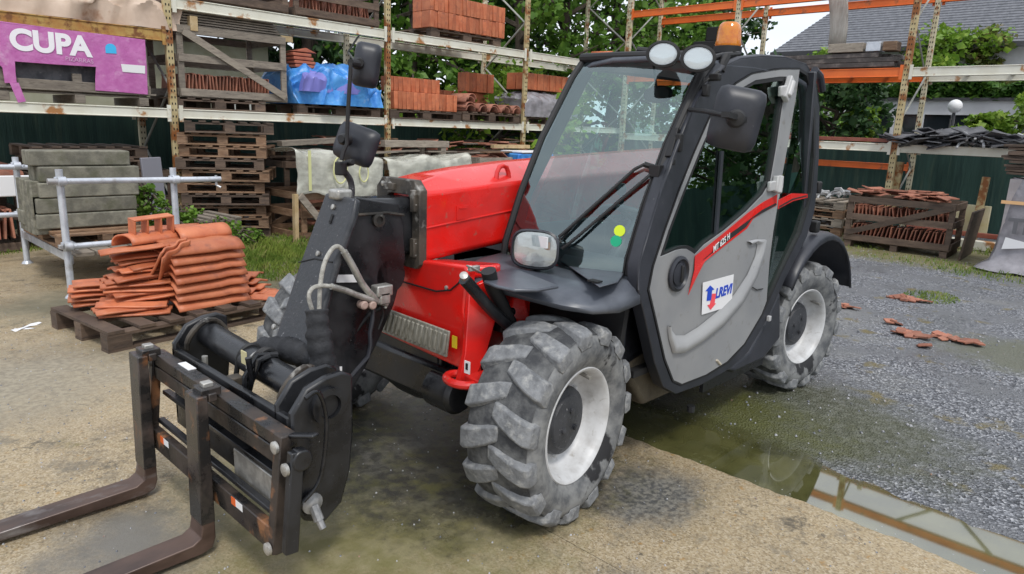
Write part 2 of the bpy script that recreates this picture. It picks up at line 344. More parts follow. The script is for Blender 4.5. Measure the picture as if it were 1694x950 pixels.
boom = tp(b, 'boom', RED, bevel=.012, seg=3)
b = MB(); s0 = [onY(x,y,.172) for x,y in ((702,378),(780,362),(862,345))]; b.tube(s0, .004, 6); c = onY(765,352,.172); b.box(c,(.07,.006,.06)); b.box(c+V((0,.004,.02)),(.045,.004,.004)); tp(b, 'weld_seam', RED, boom)
b = MB(); b.tube([onY(821,298,.13), onY(822,286,.13), onY(826,277,.13), onY(832,274,.13), onY(838,277,.13), onY(841,286,.13), onY(842,297,.13)], .011, 10); tp(b, 'lifting_eye', RED, boom, smooth=True)
# collar at the mouth of the boom
b = MB(); o = ring(.20,1.298,.93,Y0-.012,Y1+.006,.04); i = ring(.20,1.235,.985,Y0+.05,Y1-.045,.03); b.ringprism(o, i, (-.04,0,0)); collar = tp(b, 'boom_collar', DIRT, bevel=.004)
b = MB()
for y, z in ((.145,1.25),(.148,.99),(-.07,1.27),(-.02,1.27),(.148,1.2),(.148,1.04)): b.lathe([(.011,0),(.011,.008),(.004,.01)], (.2,y,z), (1,0,0), 8)
b.each('bolt', STEEL, collar)
b = MB(); b.box((.19,-.02,1.262),(.05,.07,.03)); b.box((.19,.143,1.215),(.05,.03,.09)); b.box((.19,.143,1.02),(.05,.03,.08)); b.each('wear_pad', DIRT, collar, bevel=.004)
# ---- inner boom + gooseneck
b = MB(); b.loft([ring(-.2,1.225,.99,-.05,.118,.03), ring(.30,1.225,.985,-.05,.118,.03), ring(.46,1.23,.97,-.05,.118,.03)]); inner = tp(b, 'inner_boom', BLK, bevel=.008)
gp = [onY(x,y,.13) for x,y in ((588,326),(660,338),(668,372),(672,430),(652,505),(628,560),(606,606),(578,655),(548,650),(528,600),(520,540),(553,430))]
b = MB(); b.prism(gp, (0,-.02,0)); b.prism([p+V((0,-.16,0)) for p in gp], (0,-.02,0)); neck = tp(b, 'gooseneck', BLK, bevel=.006)
b = MB(); pl = [V((.512,-.075,1.245)), V((.512,.15,1.25)), V((.60,.15,1.0)), V((.70,.15,.765)), V((.715,.15,.58)), V((.765,-.085,.60)), V((.75,-.085,.66)), V((.60,-.08,1.0))]
pl = [onP(x,y,V((.51,0,1.24)),V((1,0,.40)).normalized()) for x,y in ((538,318),(588,328),(582,360),(556,430),(530,520),(524,600),(440,600),(449,575),(492,445))]
b.prism(pl, (-.03,0,-.012)); cover = tp(b, 'front_cover', BLKW, bevel=.012, seg=3)
nrm = V((1,0,.40)).normalized()
def cov(x, y, o=.002): return onP(x, y, V((.51,0,1.24))+nrm*o, nrm)
b = MB()
for x, y in ((552,343),(527,420),(454,541),(530,536)): b.lathe([(.011,0),(.011,.007),(.003,.01)], cov(x,y,.001), nrm, 10)
b.each('bolt', STEEL, cover, smooth=True)
b = MB(); c = cov(546,368,.003); b.lathe([(.007,0),(.007,.002)], c, nrm, 12); b.lathe([(.007,0),(.007,.002)], c+V((-.01,0,.025)), nrm, 12); b.beam(c, c+V((-.01,0,.025)), .013, .004, nrm); tp(b, 'slot', RUB, cover)
b = MB(); b.tube([cov(494,434,.001), cov(520,428,.001), cov(550,434,.001)], .003, 6); tp(b, 'seam', RUB, cover)
b = MB(); c = cov(552,322,.02); b.box(c+V((-.03,0,.0)), (.07,.07,.04)); tp(b, 'top_block', STEEL, bevel=.01, seg=3)
b = MB(); b.lathe([(.028,0),(.028,.012),(.016,.014),(.016,.004),(.001,.004)], onY(625,364,.131), (0,1,0), 24); b.tube([onY(588,356,.135), onY(640,352,.135), onY(668,356,.135)], .006, 6); tp(b, 'pivot_pin', DIRT, neck, smooth=True)
b = MB(); c0 = onY(640,455,.10); b.lathe([(.001,-.16),(.07,-.16),(.08,-.14),(.08,.01),(.07,.03),(.001,.03)], c0, (0,1,0), 28); tp(b, 'tilt_cylinder_bearing', BLK, smooth=True)
b = MB(); b.tube([onY(636,470,.02), onY(560,620,.02)], [.045,.045], 16); tp(b, 'tilt_cylinder', BLK, smooth=True)
b = MB(); b.box(onY(575,461,.135), (.10,.004,.03), Matrix.Rotation(-.12,3,'Y')); tp(b, 'sticker', WHITE, neck)
b = MB(); b.box(onY(557,619,.24), (.045,.004,.05)); tp(b, 'sticker', WHITE, neck)
b = MB(); b.tube([onY(x,y,.19) for x,y in ((618,505),(616,530),(612,550),(613,570),(609,590),(590,612),(566,641))], .009, 8); tp(b, 'hose_guard', STEEL if 0 else PLA, neck, smooth=True)
# hoses
def smooth_path(P, n=6):
    out = []; m = len(P)
    for i in range(m-1):
        a = P[max(i-1,0)]; p = P[i]; q2 = P[i+1]; d = P[min(i+2,m-1)]
        for k in range(n):
            t = k/n; out.append(.5*((2*p) + (q2-a)*t + (2*a-5*p+4*q2-d)*t*t + (3*p-a-3*q2+d)*t**3))
    return out + [P[-1]]
def hose(px, y0, y1, r, m, nm, par=T):
    n = len(px); P = [onY(x, y, y0+(y1-y0)*i/(n-1)) for i, (x, y) in enumerate(px)]
    b = MB(); b.tube(smooth_path(P), r, 12); return tp(b, nm, m, par, smooth=True)
hs = hose([(528,512),(530,470),(537,435),(549,413),(560,408),(570,418)], .20, .20, .0085, HOSE, 'hydraulic_hose')
hose([(569,416),(583,440),(598,468),(612,486)], .20, .20, .0135, STEEL, 'coupling', hs)
hose([(612,484),(626,500)], .20, .20, .012, STEEL, 'coupling', hs)
hs = hose([(517,515),(511,492),(516,478),(530,473),(550,474)], .21, .21, .008, HOSE, 'hydraulic_hose')
hose([(548,474),(572,481),(592,489)], .21, .20, .012, STEEL, 'coupling', hs)
hose([(590,488),(612,495),(640,503)], .20, .20, .012, STEEL, 'coupling', hs)
hose([(600,500),(612,512),(628,505),(634,520),(626,545)], .19, .17, .005, RUB, 'hydraulic_hose')
hose([(543,606),(580,560),(612,520),(640,508)], .10, .15, .009, RUB, 'hydraulic_hose')
hose([(625,478),(637,482),(643,495),(637,510)], .20, .20, .006, HOSE, 'hydraulic_hose')
b = MB(); b.box(onY(632,480,.19), (.075,.05,.045)); b.box(onY(632,492,.19), (.05,.05,.05)); tp(b, 'coupling_block', STEEL, bevel=.006)
b = MB()
for x in (596,610): b.lathe([(.017,0),(.017,.03),(.012,.034)], onY(x,503,.18), (0,1,0), 14)
b.each('coupling_cap', mat('pinkish_cap',(.38,.27,.23),rough=.6), T, smooth=True)
def sleeve(px, ys, rs, nm):
    P = [onY(x, y, yy) for (x, y), yy in zip(px, ys)]; P2 = smooth_path(P, 8); n = len(P2)
    r2 = [rs[min(int(i/8), len(rs)-1)]*(1+.06*math.sin(i*1.7)+.04*math.sin(i*3.1)) for i in range(n)]
    b = MB(); b.tube(P2, r2, 16); return tp(b, nm, MATS['sleeve'], smooth=True, ang=80)
mat('sleeve', (.018,.019,.022), (.035,.036,.04), ns=12, rough=.7, bump=.8, bs=35, spec=.35)
sleeve([(524,512),(527,550),(535,600),(550,640),(562,668)], [.26,.28,.30,.32,.33], [.040,.046,.046,.038,.034], 'hose_sleeve')
sleeve([(536,602),(505,588),(470,578),(435,578),(415,592)], [.22,.15,.05,-.05,-.12], [.045,.05,.045,.04,.03], 'hose_sleeve')
# ---- quick-coupler and fork carriage
GALVD = mat('dull_zinc', (.22,.225,.23), (.34,.34,.34), ns=30, rough=.5, metal=.5, bump=.4, bs=60)
YL, YR = -.498, .581; XT, XB = 1.03, 1.073
car = bpy.data.objects.new('fork_carriage', None); COL.objects.link(car); put(car, T)
b = MB(); a0 = onX(340,560,.84); b.tube([V((.84,-.40,.635)), V((.86,.47,.62))], .052, 28); tube = tp(b, 'cross_tube', BLK, car, smooth=True, bevel=0)
b = MB()
ep = [(.76,.70),(.80,.72),(.86,.715),(.93,.69),(.985,.62),(.985,.30),(.95,.235),(.88,.20),(.81,.25),(.775,.36),(.76,.5)]
for y in (-.44, .50): b.prism([V((x,y,z)) for x, z in ep], (0,.03,0))
b.prism([V((x,.41,z)) for x, z in ep], (0,.025,0))
b.each('coupler_side_plate', BLK, car, bevel=.008)
for y0 in (-.38,.38):
    b = MB(); pts = [V((.86+.085*math.cos(t_),y0+.02*math.sin(t_*2),.62+.085*math.sin(t_))) for t_ in [k*.33-.3 for k in range(11)]]; b.tube(pts, .012, 8); tp(b, 'hook_rim', DIRT, car, smooth=True)
b = MB(); b.lathe([(.055,0),(.062,.02),(.062,.05),(.04,.052),(.04,.0)], (.86,.50,.62), (0,1,0), 28, cap=False); tp(b, 'tube_socket', BLK, car, smooth=True)
b = MB(); b.lathe([(.038,0),(.038,.002)], (.86,.535,.62), (0,1,0), 24); tp(b, 'socket_bore', RUB, car)
b = MB(); b.prism([(.96,-.44,.60),(.985,-.44,.60),(.985,-.44,.27),(.96,-.44,.27)], (0,.94,0)); tp(b, 'coupler_back_plate', BLK, car, bevel=.006)
pc_ = onY(513,830,.535); b = MB(); b.lathe([(.022,0),(.036,.008),(.036,.018),(.022,.024),(.012,.03)], pc_, (0,1,0), 18); b.tube([pc_+V((.0,.02,-.005)), pc_+V((-.005,.045,-.05))], .017, 10); b.tube([pc_+V((-.005,.045,-.05)), pc_+V((-.01,.06,-.075))], .012, 10); tp(b, 'locking_pin', GALVD, car, smooth=True)
b = MB(); b.lathe([(.056,-.012),(.058,0),(.056,.012)], (.848,.06,.628), (0,1,-.02), 20, cap=False); tp(b, 'hose_clamp', STEEL, car, smooth=True)
for dy, dz in ((.00,0),(.022,.004),(-.10,-.01)):
    b = MB(); b.tube(smooth_path([V((.80,.10+dy,.60)), V((.83,.08+dy,.69+dz)), V((.885,.07+dy,.66)), V((.90,.05+dy,.56)), V((.93,.03+dy,.44)), V((.95,-.02+dy,.34))]), .010, 8); tp(b, 'tied_hose', RUB, car, smooth=True)
b = MB(); b.tube([(.93,-.25,.60),(.935,-.25,.30)], .012, 8); b.tube([(.935,-.25,.42),(.93,-.10,.36)], .010, 8); tp(b, 'latch_rod', STEEL, car, smooth=True)
b = MB(); b.box((.935,.02,.555),(.05,.05,.08)); b.box((.945,.20,.50),(.05,.07,.06)); b.each('latch_block', DIRT, car, bevel=.006)
b = MB(); b.box((.90,.03,.66),(.004,.04,.05)); tp(b, 'paper_tag', mat('yellow_paper',(.55,.50,.28),rough=.7), car)
hose([(505,660),(527,650),(540,700),(530,790),(502,830)], .60, .57, .007, BLK, 'pin_cable', car)
b = MB(); b.tube([V((.94,.15,.70)), V((.93,.15,.60)), V((.90,.15,.68)), V((.86,.15,.69))], .012, 8); b.tube([V((.95,.12,.45)), V((.94,.12,.62)), V((.89,.12,.69)), V((.82,.13,.68))], .012, 8); tp(b, 'tied_hoses', BLK, car, smooth=True)
# frame
def fx(z): return XB + (XT-XB)*(z-.2)/(.588-.2)
b = MB()
b.beam((fx(.56)-.01,YL,.56),(fx(.56)-.01,YR,.56),.055,.045)          # top bar
b.beam((fx(.50)+.0,YL,.505),(fx(.50),YR,.505),.022,.055)
b.beam((fx(.24),YL,.235),(fx(.24),YR,.235),.032,.085)                 # bottom bar
for y in (YL+.02, YR-.02): b.beam((fx(.57)+.002,y,.58),(fx(.2)+.002,y,.195),.036,.042,(0,1,0))
tp(b, 'carriage_frame', FRAME, car, bevel=.004)
b = MB(); b.beam((fx(.36)-.05,.17,.34),(fx(.36)-.05,YR-.04,.34),.03,.10); tp(b, 'inner_rail', STEEL, car, bevel=.004)
b = MB(); b.beam((fx(.36)-.04,YL+.05,.415),(fx(.36)-.04,YR-.04,.415),.03,.018); b.beam((fx(.28)-.02,YL+.05,.30),(fx(.28)-.02,YR-.04,.30),.025,.018); b.each('inner_rail', BLK, car, bevel=.003)
b = MB()
for y, z in ((YR-.02,.545),(YR-.02,.215),(YL+.02,.545),(YR+.05,.50)): b.lathe([(.02,0),(.02,.01),(.012,.014)], (fx(z)+.022,y,z), (1,0,0), 14)
b.each('bolt', STEEL, car, smooth=True)
b = MB(); b.beam((fx(.5)-.01,YR+.05,.55),(fx(.22)-.01,YR+.05,.22),.045,.03,(0,1,0)); b.lathe([(.034,-.02),(.034,.02)], (fx(.52)-.02,YR+.05,.52),(0,1,0),16); b.beam((fx(.55)-.02,YR-.01,.575),(fx(.55)-.05,YR+.09,.60),.03,.012); tp(b, 'stop_bar', BLK, car, bevel=.005)
for y in (-.30,.33):
    b = MB(); b.box((fx(.26)+.017,y,.262),(.003,.07,.026)); tp(b, 'sticker', WHITE, car); b = MB(); b.box((fx(.26)+.019,y-.03,.262),(.002,.03,.027)); tp(b, 'warning_mark', mat('orange_mark',(.7,.12,.02),rough=.5) if 'orange_mark' not in MATS else MATS['orange_mark'], car)
b = MB(); b.box((fx(.58)-.02,-.22,.5845),(.03,.10,.003)); tp(b, 'sticker', WHITE, car)
# forks
def make_fork(y):
    b = MB(); xs = fx(.4)+.045; wd = .1
    out_ = [(xs+.0,.60),(xs+.035,.60),(xs+.045,.12),(xs+.052,.085),(xs+.08,.068),(xs+1.15,.042),(xs+1.17,.036),(xs+1.17,.028),(xs+1.1,.024),(xs+.05,.022),(xs+.012,.035),(xs,.07)]
    b.prism([V((x,y-wd/2,z)) for x, z in out_], (0,wd,0)); o = tp(b, 'fork', FORK, T, bevel=.005)
    b = MB(); b.box((xs+.005,y,.34),(.006,wd+.002,.50)); 
    b = MB(); b.prism([V((x,y-wd/2-.001,z)) for x, z in [(xs-.001,.601),(xs+.037,.601),(xs+.047,.13),(xs-.001,.13)]], (0,wd+.002,0)); b.box((xs-.02,y,.605),(.07,.075,.03)); b.box((xs-.02,y,.59),(.03,wd,.03)); tp(b, 'shank', SHANK, o, bevel=.004)
    b = MB(); b.box((xs-.02,y-.0,.625),(.035,.035,.018)); tp(b, 'fork_latch', STEEL, o, bevel=.003)
make_fork(YL+.065); make_fork(.115)
# ================================================================ cab
CB = bpy.data.objects.new('cab', None); COL.objects.link(CB); put(CB, T)
O = [(1150,168),(1172,136),(1200,110),(1225,98),(1260,94),(1300,96),(1333,107),(1349,135),(1356,180),(1355,260),(1351,320),(1347,352),(1335,392),(1300,460),(1270,528),(1238,582),(1205,612),(1160,637),(1118,652),(1097,640),(1083,600),(1068,530),(1056,480),(1056,440),(1070,390),(1098,300),(1125,230)]
I = [(1172,196),(1193,163),(1217,137),(1244,121),(1290,113),(1322,113),(1336,122),(1343,150),(1348,190),(1348,260),(1343,320),(1336,348),(1325,385),(1292,452),(1262,519),(1232,570),(1203,601),(1168,622),(1126,638),(1112,632),(1098,596),(1083,530),(1071,480),(1079,440),(1097,385),(1122,315),(1148,250)]
WO = lambda L, off=0.: [side(x, y, off) for x, y in L]
b = MB(); b.ringprism(WO(O), WO(I), (0,-.055,0)); tp(b, 'side_frame', PLA, CB, bevel=.012, seg=3)
b = MB(); b.ringprism([p+V((0,.004,0)) for p in WO(I)], [p+V((0,.004,0)) for p in WO([(x+(1190-x)*.02, y+(370-y)*.012) for x, y in I])], (0,-.02,0)); tp(b, 'door_seal', RUB, CB)
# windshield surface: x from height, swept back towards both sides
zx = [(.88,-.262),(1.013,-.279),(1.231,-.367),(1.478,-.496),(1.763,-.693),(1.853,-.777),(1.90,-.83)]
def wx(z):
    for (a, p), (c, q) in zip(zx, zx[1:]):
        if z <= c: return p+(q-p)*(z-a)/(c-a)
    return zx[-1][1]
def wsp(y, z, o=0): return V((wx(z) - .145*max(0,(y-.30)/.52)**2*(1 if z > .95 else 1) + o, y, z))
def wsq(x, y, o=0.004):                                    # photograph point -> windshield surface
    d = ray(x, y); t = 1.5
    for k in range(60):
        p = CAM + d*t; t += .6*(p.x - wsp(p.y, p.z, o).x)*1.1/abs(d.x) if True else 0
    return CAM + d*t
zs = [.88,.95,1.013,1.1,1.231,1.35,1.478,1.6,1.7,1.763,1.84]
b = MB(); b.grid([[wsp(.215+.605*j/10, z) for j in range(11)] for z in zs]); tp(b, 'windshield', WSG, CB, smooth=True, ang=80)
b = MB(); b.tube([wsp(.205, z) for z in zs+[1.88]], .016, 10); tp(b, 'windshield_trim', RUB, CB, smooth=True)
b = MB(); b.tube([wsp(.815, z, .012) for z in zs], .024, 10); b.tube([wsp(.795, z, .02) for z in zs], .006, 6); tp(b, 'windshield_trim', RUB, CB, smooth=True)
b = MB(); b.tube([wsp(.205+.62*j/10, .885) for j in range(11)], .018, 8); tp(b, 'windshield_trim', RUB, CB, smooth=True)
# front pillar skin between windshield edge and side frame
OP = [(1056,480),(1056,440),(1070,390),(1098,300),(1125,230),(1150,168),(1172,136),(1200,110)]
sidep = [side(x,y) for x, y in OP]
G = []
for p in sidep:
    z = min(max(p.z,.885),1.88); a = wsp(.825, z); m = (a+p)/2 + V((.028,.022,0)); G.append([a, a.lerp(m,.6)+V((.008,.0,0)), m, m.lerp(p,.6)+V((.004,.006,0)), p])
b = MB(); b.grid(G); tp(b, 'front_pillar', PLA, CB, smooth=True, solid=.01, ang=80)
# roof
rl = [side(x,y) for x, y in ((1172,136),(1200,110),(1225,98),(1260,94),(1300,96),(1333,107),(1349,135),(1354,160))]
G = []
xs = [p.x for p in rl]
for p in rl:
    zr = 1.915; row = [p]
    for k, yy in enumerate((.78,.70,.55,.40,.28,.22)):
        f = [.55,.85,1,1,.9,.35][k]; row.append(V((p.x if k < 1 else (p.x if p.x < -.85 else max(p.x, p.x)+.0), yy, p.z + (max(zr, p.z)-p.z)*f)))
    G.append(row)
G = [[q.copy() for q in r] for r in G]
yy = [.82,.78,.70,.55,.40,.28,.215]
G = []
for x, zc in ((-.75,1.835),(-.755,1.85),(-.81,1.862),(-.95,1.875),(-1.3,1.888),(-1.75,1.885),(-1.93,1.86),(-1.96,1.82)):
    G.append([V((x - .09*max(0,(y-.3)/.52)**2*(1 if x > -1 else 0), y, zc - (.05 if y > .81 or y < .22 else .018 if (y > .77 or y < .29) else 0) - (0 if zc > 1.88 else 0))) for y in yy])
b = MB(); b.grid(G); tp(b, 'roof', FEND, CB, smooth=True, solid=.02, ang=70)
b = MB()
st = [onP(x,y,V((0,.82,1.9)),V((0,1,0))) for x, y in ()]
G = []
for (x, y) in ((1172,136),(1200,110),(1225,98),(1260,94),(1300,96),(1333,107),(1349,135),(1356,180)):
    p = side(x, y); G.append([p, p+V((0,-.02,.008)), V((p.x,.80,min(1.878,p.z+.014))) , V((p.x+.0,.72,min(1.882,p.z+.016)))])
b.grid(G); tp(b, 'roof_edge', PLA, CB, smooth=True, solid=.012, ang=80)
b = MB(); b.tube([wsp(.20+.62*j/12, 1.862, .02) for j in range(13)], .022, 10); tp(b, 'roof_front_bar', RUB, CB, smooth=True)
# rear and right walls
b = MB(); b.ringprism([V((-1.95,.205,1.88)),V((-1.95,.86,1.88)),V((-2.02,.88,.9)),V((-2.02,.205,.9))],[V((-1.955,.26,1.82)),V((-1.955,.80,1.82)),V((-2.015,.83,1.0)),V((-2.015,.26,1.0))],(-.03,0,0))
b.ringprism([V((-.80,.20,1.87)),V((-1.96,.20,1.88)),V((-2.02,.20,.60)),V((-.30,.20,.60)),V((-.30,.20,.95)),V((-.40,.20,1.25))],[V((-.87,.20,1.81)),V((-1.90,.20,1.82)),V((-1.95,.20,1.08)),V((-.50,.20,1.08)),V((-.42,.20,1.10)),V((-.46,.20,1.22))],(0,-.02,0)); tp(b, 'rear_frame', PLA, CB, bevel=.01)
b = MB(); b.grid([[V((-1.965,.25,1.83)),V((-1.965,.82,1.83))],[V((-2.02,.25,.98)),V((-2.02,.85,.98))]]); tp(b, 'rear_window', DRG, CB)
b = MB(); b.grid([[V((-.86,.195,1.82)),V((-1.93,.195,1.83))],[V((-.42,.195,1.07)),V((-1.97,.195,1.07))]]); tp(b, 'right_window', DRG, CB)
b = MB(); b.box((-1.2,.53,.50),(1.5,.62,.03)); b.prism([(-2.02,.22,.5),(-2.02,.86,.5),(-1.98,.86,1.0),(-1.98,.22,1.0)],(-.03,0,0)); b.prism([(-.30,.22,.5),(-.30,.84,.5),(-.36,.84,.86),(-.30,.22,.88)],(-.03,0,0)); tp(b, 'cab_floor', RUB, CB)
# seat, dash, wheel
b = MB(); b.box((-1.45,.52,.82),(.48,.46,.14)); SEATM = mat('seat_fabric', (.055,.06,.066), (.08,.085,.09), ns=6, rough=.8); tp(b, 'seat_cushion', SEATM, CB, bevel=.05, seg=4)
b = MB(); b.beam((-1.66,.52,.86),(-1.80,.52,1.42),.42,.12,(1,0,0)); tp(b, 'seat_backrest', SEATM, CB, bevel=.05, seg=4)
b = MB(); b.box((-1.45,.52,.64),(.36,.34,.24)); tp(b, 'seat_base', RUB, CB, bevel=.02)
b = MB(); b.box((-1.35,.26,.92),(.9,.10,.30)); b.tube([(-1.1,.28,1.06),(-1.06,.28,1.2)],.012,8); b.lathe([(.02,0),(.03,.03),(.02,.06)],(-1.06,.28,1.2),(.1,0,1),12); tp(b, 'side_console', PLA, CB, bevel=.02)
b = MB(); b.prism([(-.40,.24,.93),(-.62,.24,.97),(-.68,.24,.85),(-.60,.24,.55),(-.36,.24,.5)],(0,.56,0)); tp(b, 'dashboard', PLA, CB, bevel=.02)
b = MB(); cst = V((-.86,.52,1.10)); ax = V((-.45,0,.9)).normalized(); b.tube([cst+V((0,math.cos(a)*.18,0))+ax.cross(V((0,1,0)))*(math.sin(a)*.18) for a in [k*math.pi/14 for k in range(28)]], .014, 10, closed=True)
for a in (.5,2.6,4.7): b.tube([cst, cst+V((0,math.cos(a)*.18,0))+ax.cross(V((0,1,0)))*(math.sin(a)*.18)], .011, 8)
b.tube([cst, V((-.62,.52,.86))], .035, 12); tp(b, 'steering_wheel', PLA, CB, smooth=True)
b = MB(); b.box(onY(1303,297,.76),(.14,.05,.06)); tp(b, 'yellow_cloth', mat('hi_vis',(.55,.62,.02),rough=.7), CB, bevel=.02); b = MB(); b.box(onY(1309,317,.76),(.16,.05,.055)); tp(b, 'blue_glove', mat('blue_cloth',(.02,.25,.6),rough=.7), CB, bevel=.02)
# ---- door
D_out = [(1074,482),(1082,442),(1100,385),(1124,318),(1150,252),(1174,198),(1194,166),(1218,140),(1245,123),(1290,115),(1323,115),(1318,152),(1304,236),(1290,312),(1281,370),(1273,432),(1268,498),(1260,520),(1231,569),(1202,599),(1168,620),(1127,636),(1114,630),(1101,596),(1086,530)]
D_win = [(1092,425),(1106,382),(1131,316),(1157,252),(1180,200),(1200,170),(1224,148),(1250,133),(1290,127),(1301,127),(1298,152),(1286,236),(1275,300),(1262,322),(1235,350),(1200,380),(1165,405),(1150,421),(1143,416),(1136,412),(1128,412),(1118,414),(1107,419),(1100,422),(1095,424)]
b = MB(); b.ringprism(WO(D_out,.004), WO(D_win,.004), (0,-.035,0)); door = tp(b, 'door', GRY, CB, bevel=.006, seg=3)
b = MB(); b.ringprism(WO(D_win,.001), WO([(x+(1200-x)*.055, y+(290-y)*.045) for x, y in D_win],.001), (0,-.025,0)); tp(b, 'window_seal', RUB, door)
b = MB(); P = WO(D_win,-.012); b.prism(P, (0,-.004,0)); tp(b, 'door_window', DRG, door)
b = MB(); b.ringprism(WO([(x,y) for x,y in D_out],.0), WO([(x+(1190-x)*.03, y+(370-y)*.02) for x, y in D_out],.0), (0,-.045,0)); tp(b, 'door_edge', GRYL, door)
b = MB(); b.beam(side(1194,250,-.004), side(1183,410,-.004), .026, .010, (0,1,0)); tp(b, 'window_bar', PLA, door)
# embossed crescent in the door skin
cres_o = [(1236,399),(1250,396),(1265,396),(1262,420),(1250,458),(1228,500),(1195,538),(1160,566),(1130,584),(1113,585),(1106,560),(1104,540)]
cres_i = [(1243,406),(1250,402),(1253,405),(1249,425),(1236,455),(1214,488),(1185,517),(1155,541),(1132,555),(1118,555),(1110,545),(1106,538)]
b = MB(); b.ringprism(WO(cres_o,.006), WO(cres_i,.022), (0,-.03,0)); 
b = MB(); n = len(cres_o); Po = WO(cres_o,.005); Pm = [a.lerp(c,.5)+V((0,.016,0)) for a, c in zip(WO(cres_o,.005), WO(cres_i,.005))]; Pi = WO(cres_i,.005)
b.grid([Po, [a.lerp(c,.2)+V((0,.012,0)) for a, c in zip(Po,Pm)], Pm, [a.lerp(c,.45)+V((0,-.004,0)) for a, c in zip(Pm,Pi)], Pi]); tp(b, 'pressed_arc', ARCG, door, smooth=True, ang=80)
# round latch
c = side(1122,453,.004); b = MB(); b.lathe([(.078,0),(.078,.008),(.066,.014),(.06,.004),(.055,.002),(.001,.002)], c, (0,1,.0), 40); b.lathe([(.05,0),(.05,.008),(.03,.012),(.001,.012)], c, (0,1,0), 30); hd = tp(b, 'door_handle', PLA, door, smooth=True)
b = MB(); b.box(c+V((-.01,.014,.0)),(.018,.012,.075)); tp(b, 'latch_bar', RUB, hd, bevel=.004)
# red flash and black nameplate
fl = [(1157,420),(1170,408),(1200,383),(1240,350),(1264,332),(1283,328),(1281,345),(1262,356),(1238,372),(1225,390),(1200,412),(1163,446),(1150,455),(1140,487),(1147,455)]
fl = [(1150,424),(1165,411),(1200,385),(1237,354),(1262,336),(1284,325),(1283,335),(1262,346),(1243,360),(1230,368),(1200,390),(1178,406),(1166,440),(1150,462),(1139,488),(1148,450)]
fl = [(1150,424),(1200,384),(1237,353),(1262,335),(1286,322),(1285,340),(1262,352),(1246,362),(1236,378),(1200,406),(1166,433),(1152,460),(1139,488),(1149,448)]
b = MB(); b.prism(WO(fl,.0065), (0,-.002,0)); tp(b, 'red_stripe', REDD if 0 else RED, door)
bk = [(1178,418),(1190,400),(1237,366),(1262,347),(1284,336),(1285,339),(1262,352),(1244,362),(1234,376),(1200,402),(1164,430)]
b = MB(); b.prism(WO(bk,.009), (0,-.002,0)); tp(b, 'black_stripe', RUB, door)
a = side(1180,417,.0095); c = side(1229,375,.0095); text('MT 625 H', .040, a+V((0,0,-.004)), c-a, (0,-.085,1), WHITE, 'model_number', door, shear=.35, bold=.0006)
# stripe carried on over the quarter glass
b = MB(); b.prism(WO([(1288,331),(1310,320),(1336,321),(1336,327),(1312,333),(1287,346)],.003), (0,-.002,0)); tp(b, 'red_stripe', RED, CB)
b = MB(); b.prism(WO([(1290,341),(1311,329),(1335,323),(1335,325),(1312,331),(1289,344)],.005), (0,-.002,0)); tp(b, 'black_stripe', RUB, CB)
# hire sticker
sq = [(1163,468),(1214,454),(1210,506),(1161,521)]
b = MB(); P = WO(sq,.0065); b.prism(P, (0,-.0015,0)); skr = tp(b, 'hire_sticker', WHITE, door)
BLU = mat('print_blue', (.01,.06,.5), rough=.5); PNK = mat('print_red', (.85,.08,.1), rough=.5)
def spt(u, v): return P[0].lerp(P[1],u).lerp(P[3].lerp(P[2],u),v)+V((0,.0012,0))
b = MB(); b.prism([spt(u,v) for u,v in ((.22,.14),(.36,.30),(.29,.31),(.27,.62),(.13,.60),(.15,.30),(.08,.28))],(0,.0008,0)); tp(b, 'blue_arrow', BLU, skr)
b = MB(); b.prism([spt(u,v) for u,v in ((.30,.42),(.42,.45),(.39,.75),(.44,.76),(.27,.92),(.16,.74),(.24,.74))],(0,.0012,0)); tp(b, 'red_arrow', PNK, skr)
a = spt(.40,.60); text('LREVI', .066, a, spt(.9,.57)-spt(.42,.60), (0,0,1), BLU, 'sticker_letters', skr, shear=.15, bold=.0025)
# hinges on the rear edge of the door
for (x1,y1,x2,y2) in ((1309,130,1298,165),(1287,292,1284,318)):
    b = MB(); a = side(x1,y1,.02); c = side(x2,y2,.02); b.beam(a, c, .055, .03, (0,1,0)); b.beam(side((x1+x2)/2-14,(y1+y2)/2+4,.015), side((x1+x2)/2+8,(y1+y2)/2-1,.015), .05,.02,(0,1,0)); b.lathe([(.018,-.045),(.018,.045)], (a+c)/2+V((0,.012,0)), (c-a), 12); tp(b, 'hinge', GRYL, CB, bevel=.006)
# quarter glass
qg = [(1325,116),(1336,122),(1343,150),(1348,190),(1348,260),(1343,320),(1336,348),(1325,385),(1292,452),(1268,505),(1270,470),(1276,420),(1284,365),(1293,312),(1308,236),(1321,152)]
b = MB(); b.prism(WO(qg,-.012), (0,-.004,0)); tp(b, 'quarter_window', DRG, CB)
b = MB(); b.prism([side(x,y,-.03) for x, y in ((1268,505),(1272,450),(1300,420),(1325,385),(1292,452))], (0,-.02,0)); tp(b, 'lower_panel', RUB, CB)
# exterior details at the rear corner
b = MB(); b.tube([side(x,y,-.03)+V((-.02,0,0)) for x, y in ((1345,116),(1354,126),(1358,150))], .022, 10); tp(b, 'rear_gutter', PLA, CB, smooth=True)
b = MB()
for x, y in ((1351,310),(1348,375)): b.box(side(x,y,-.02), (.05,.05,.07))
b.each('rear_catch', RUB, CB, bevel=.01)
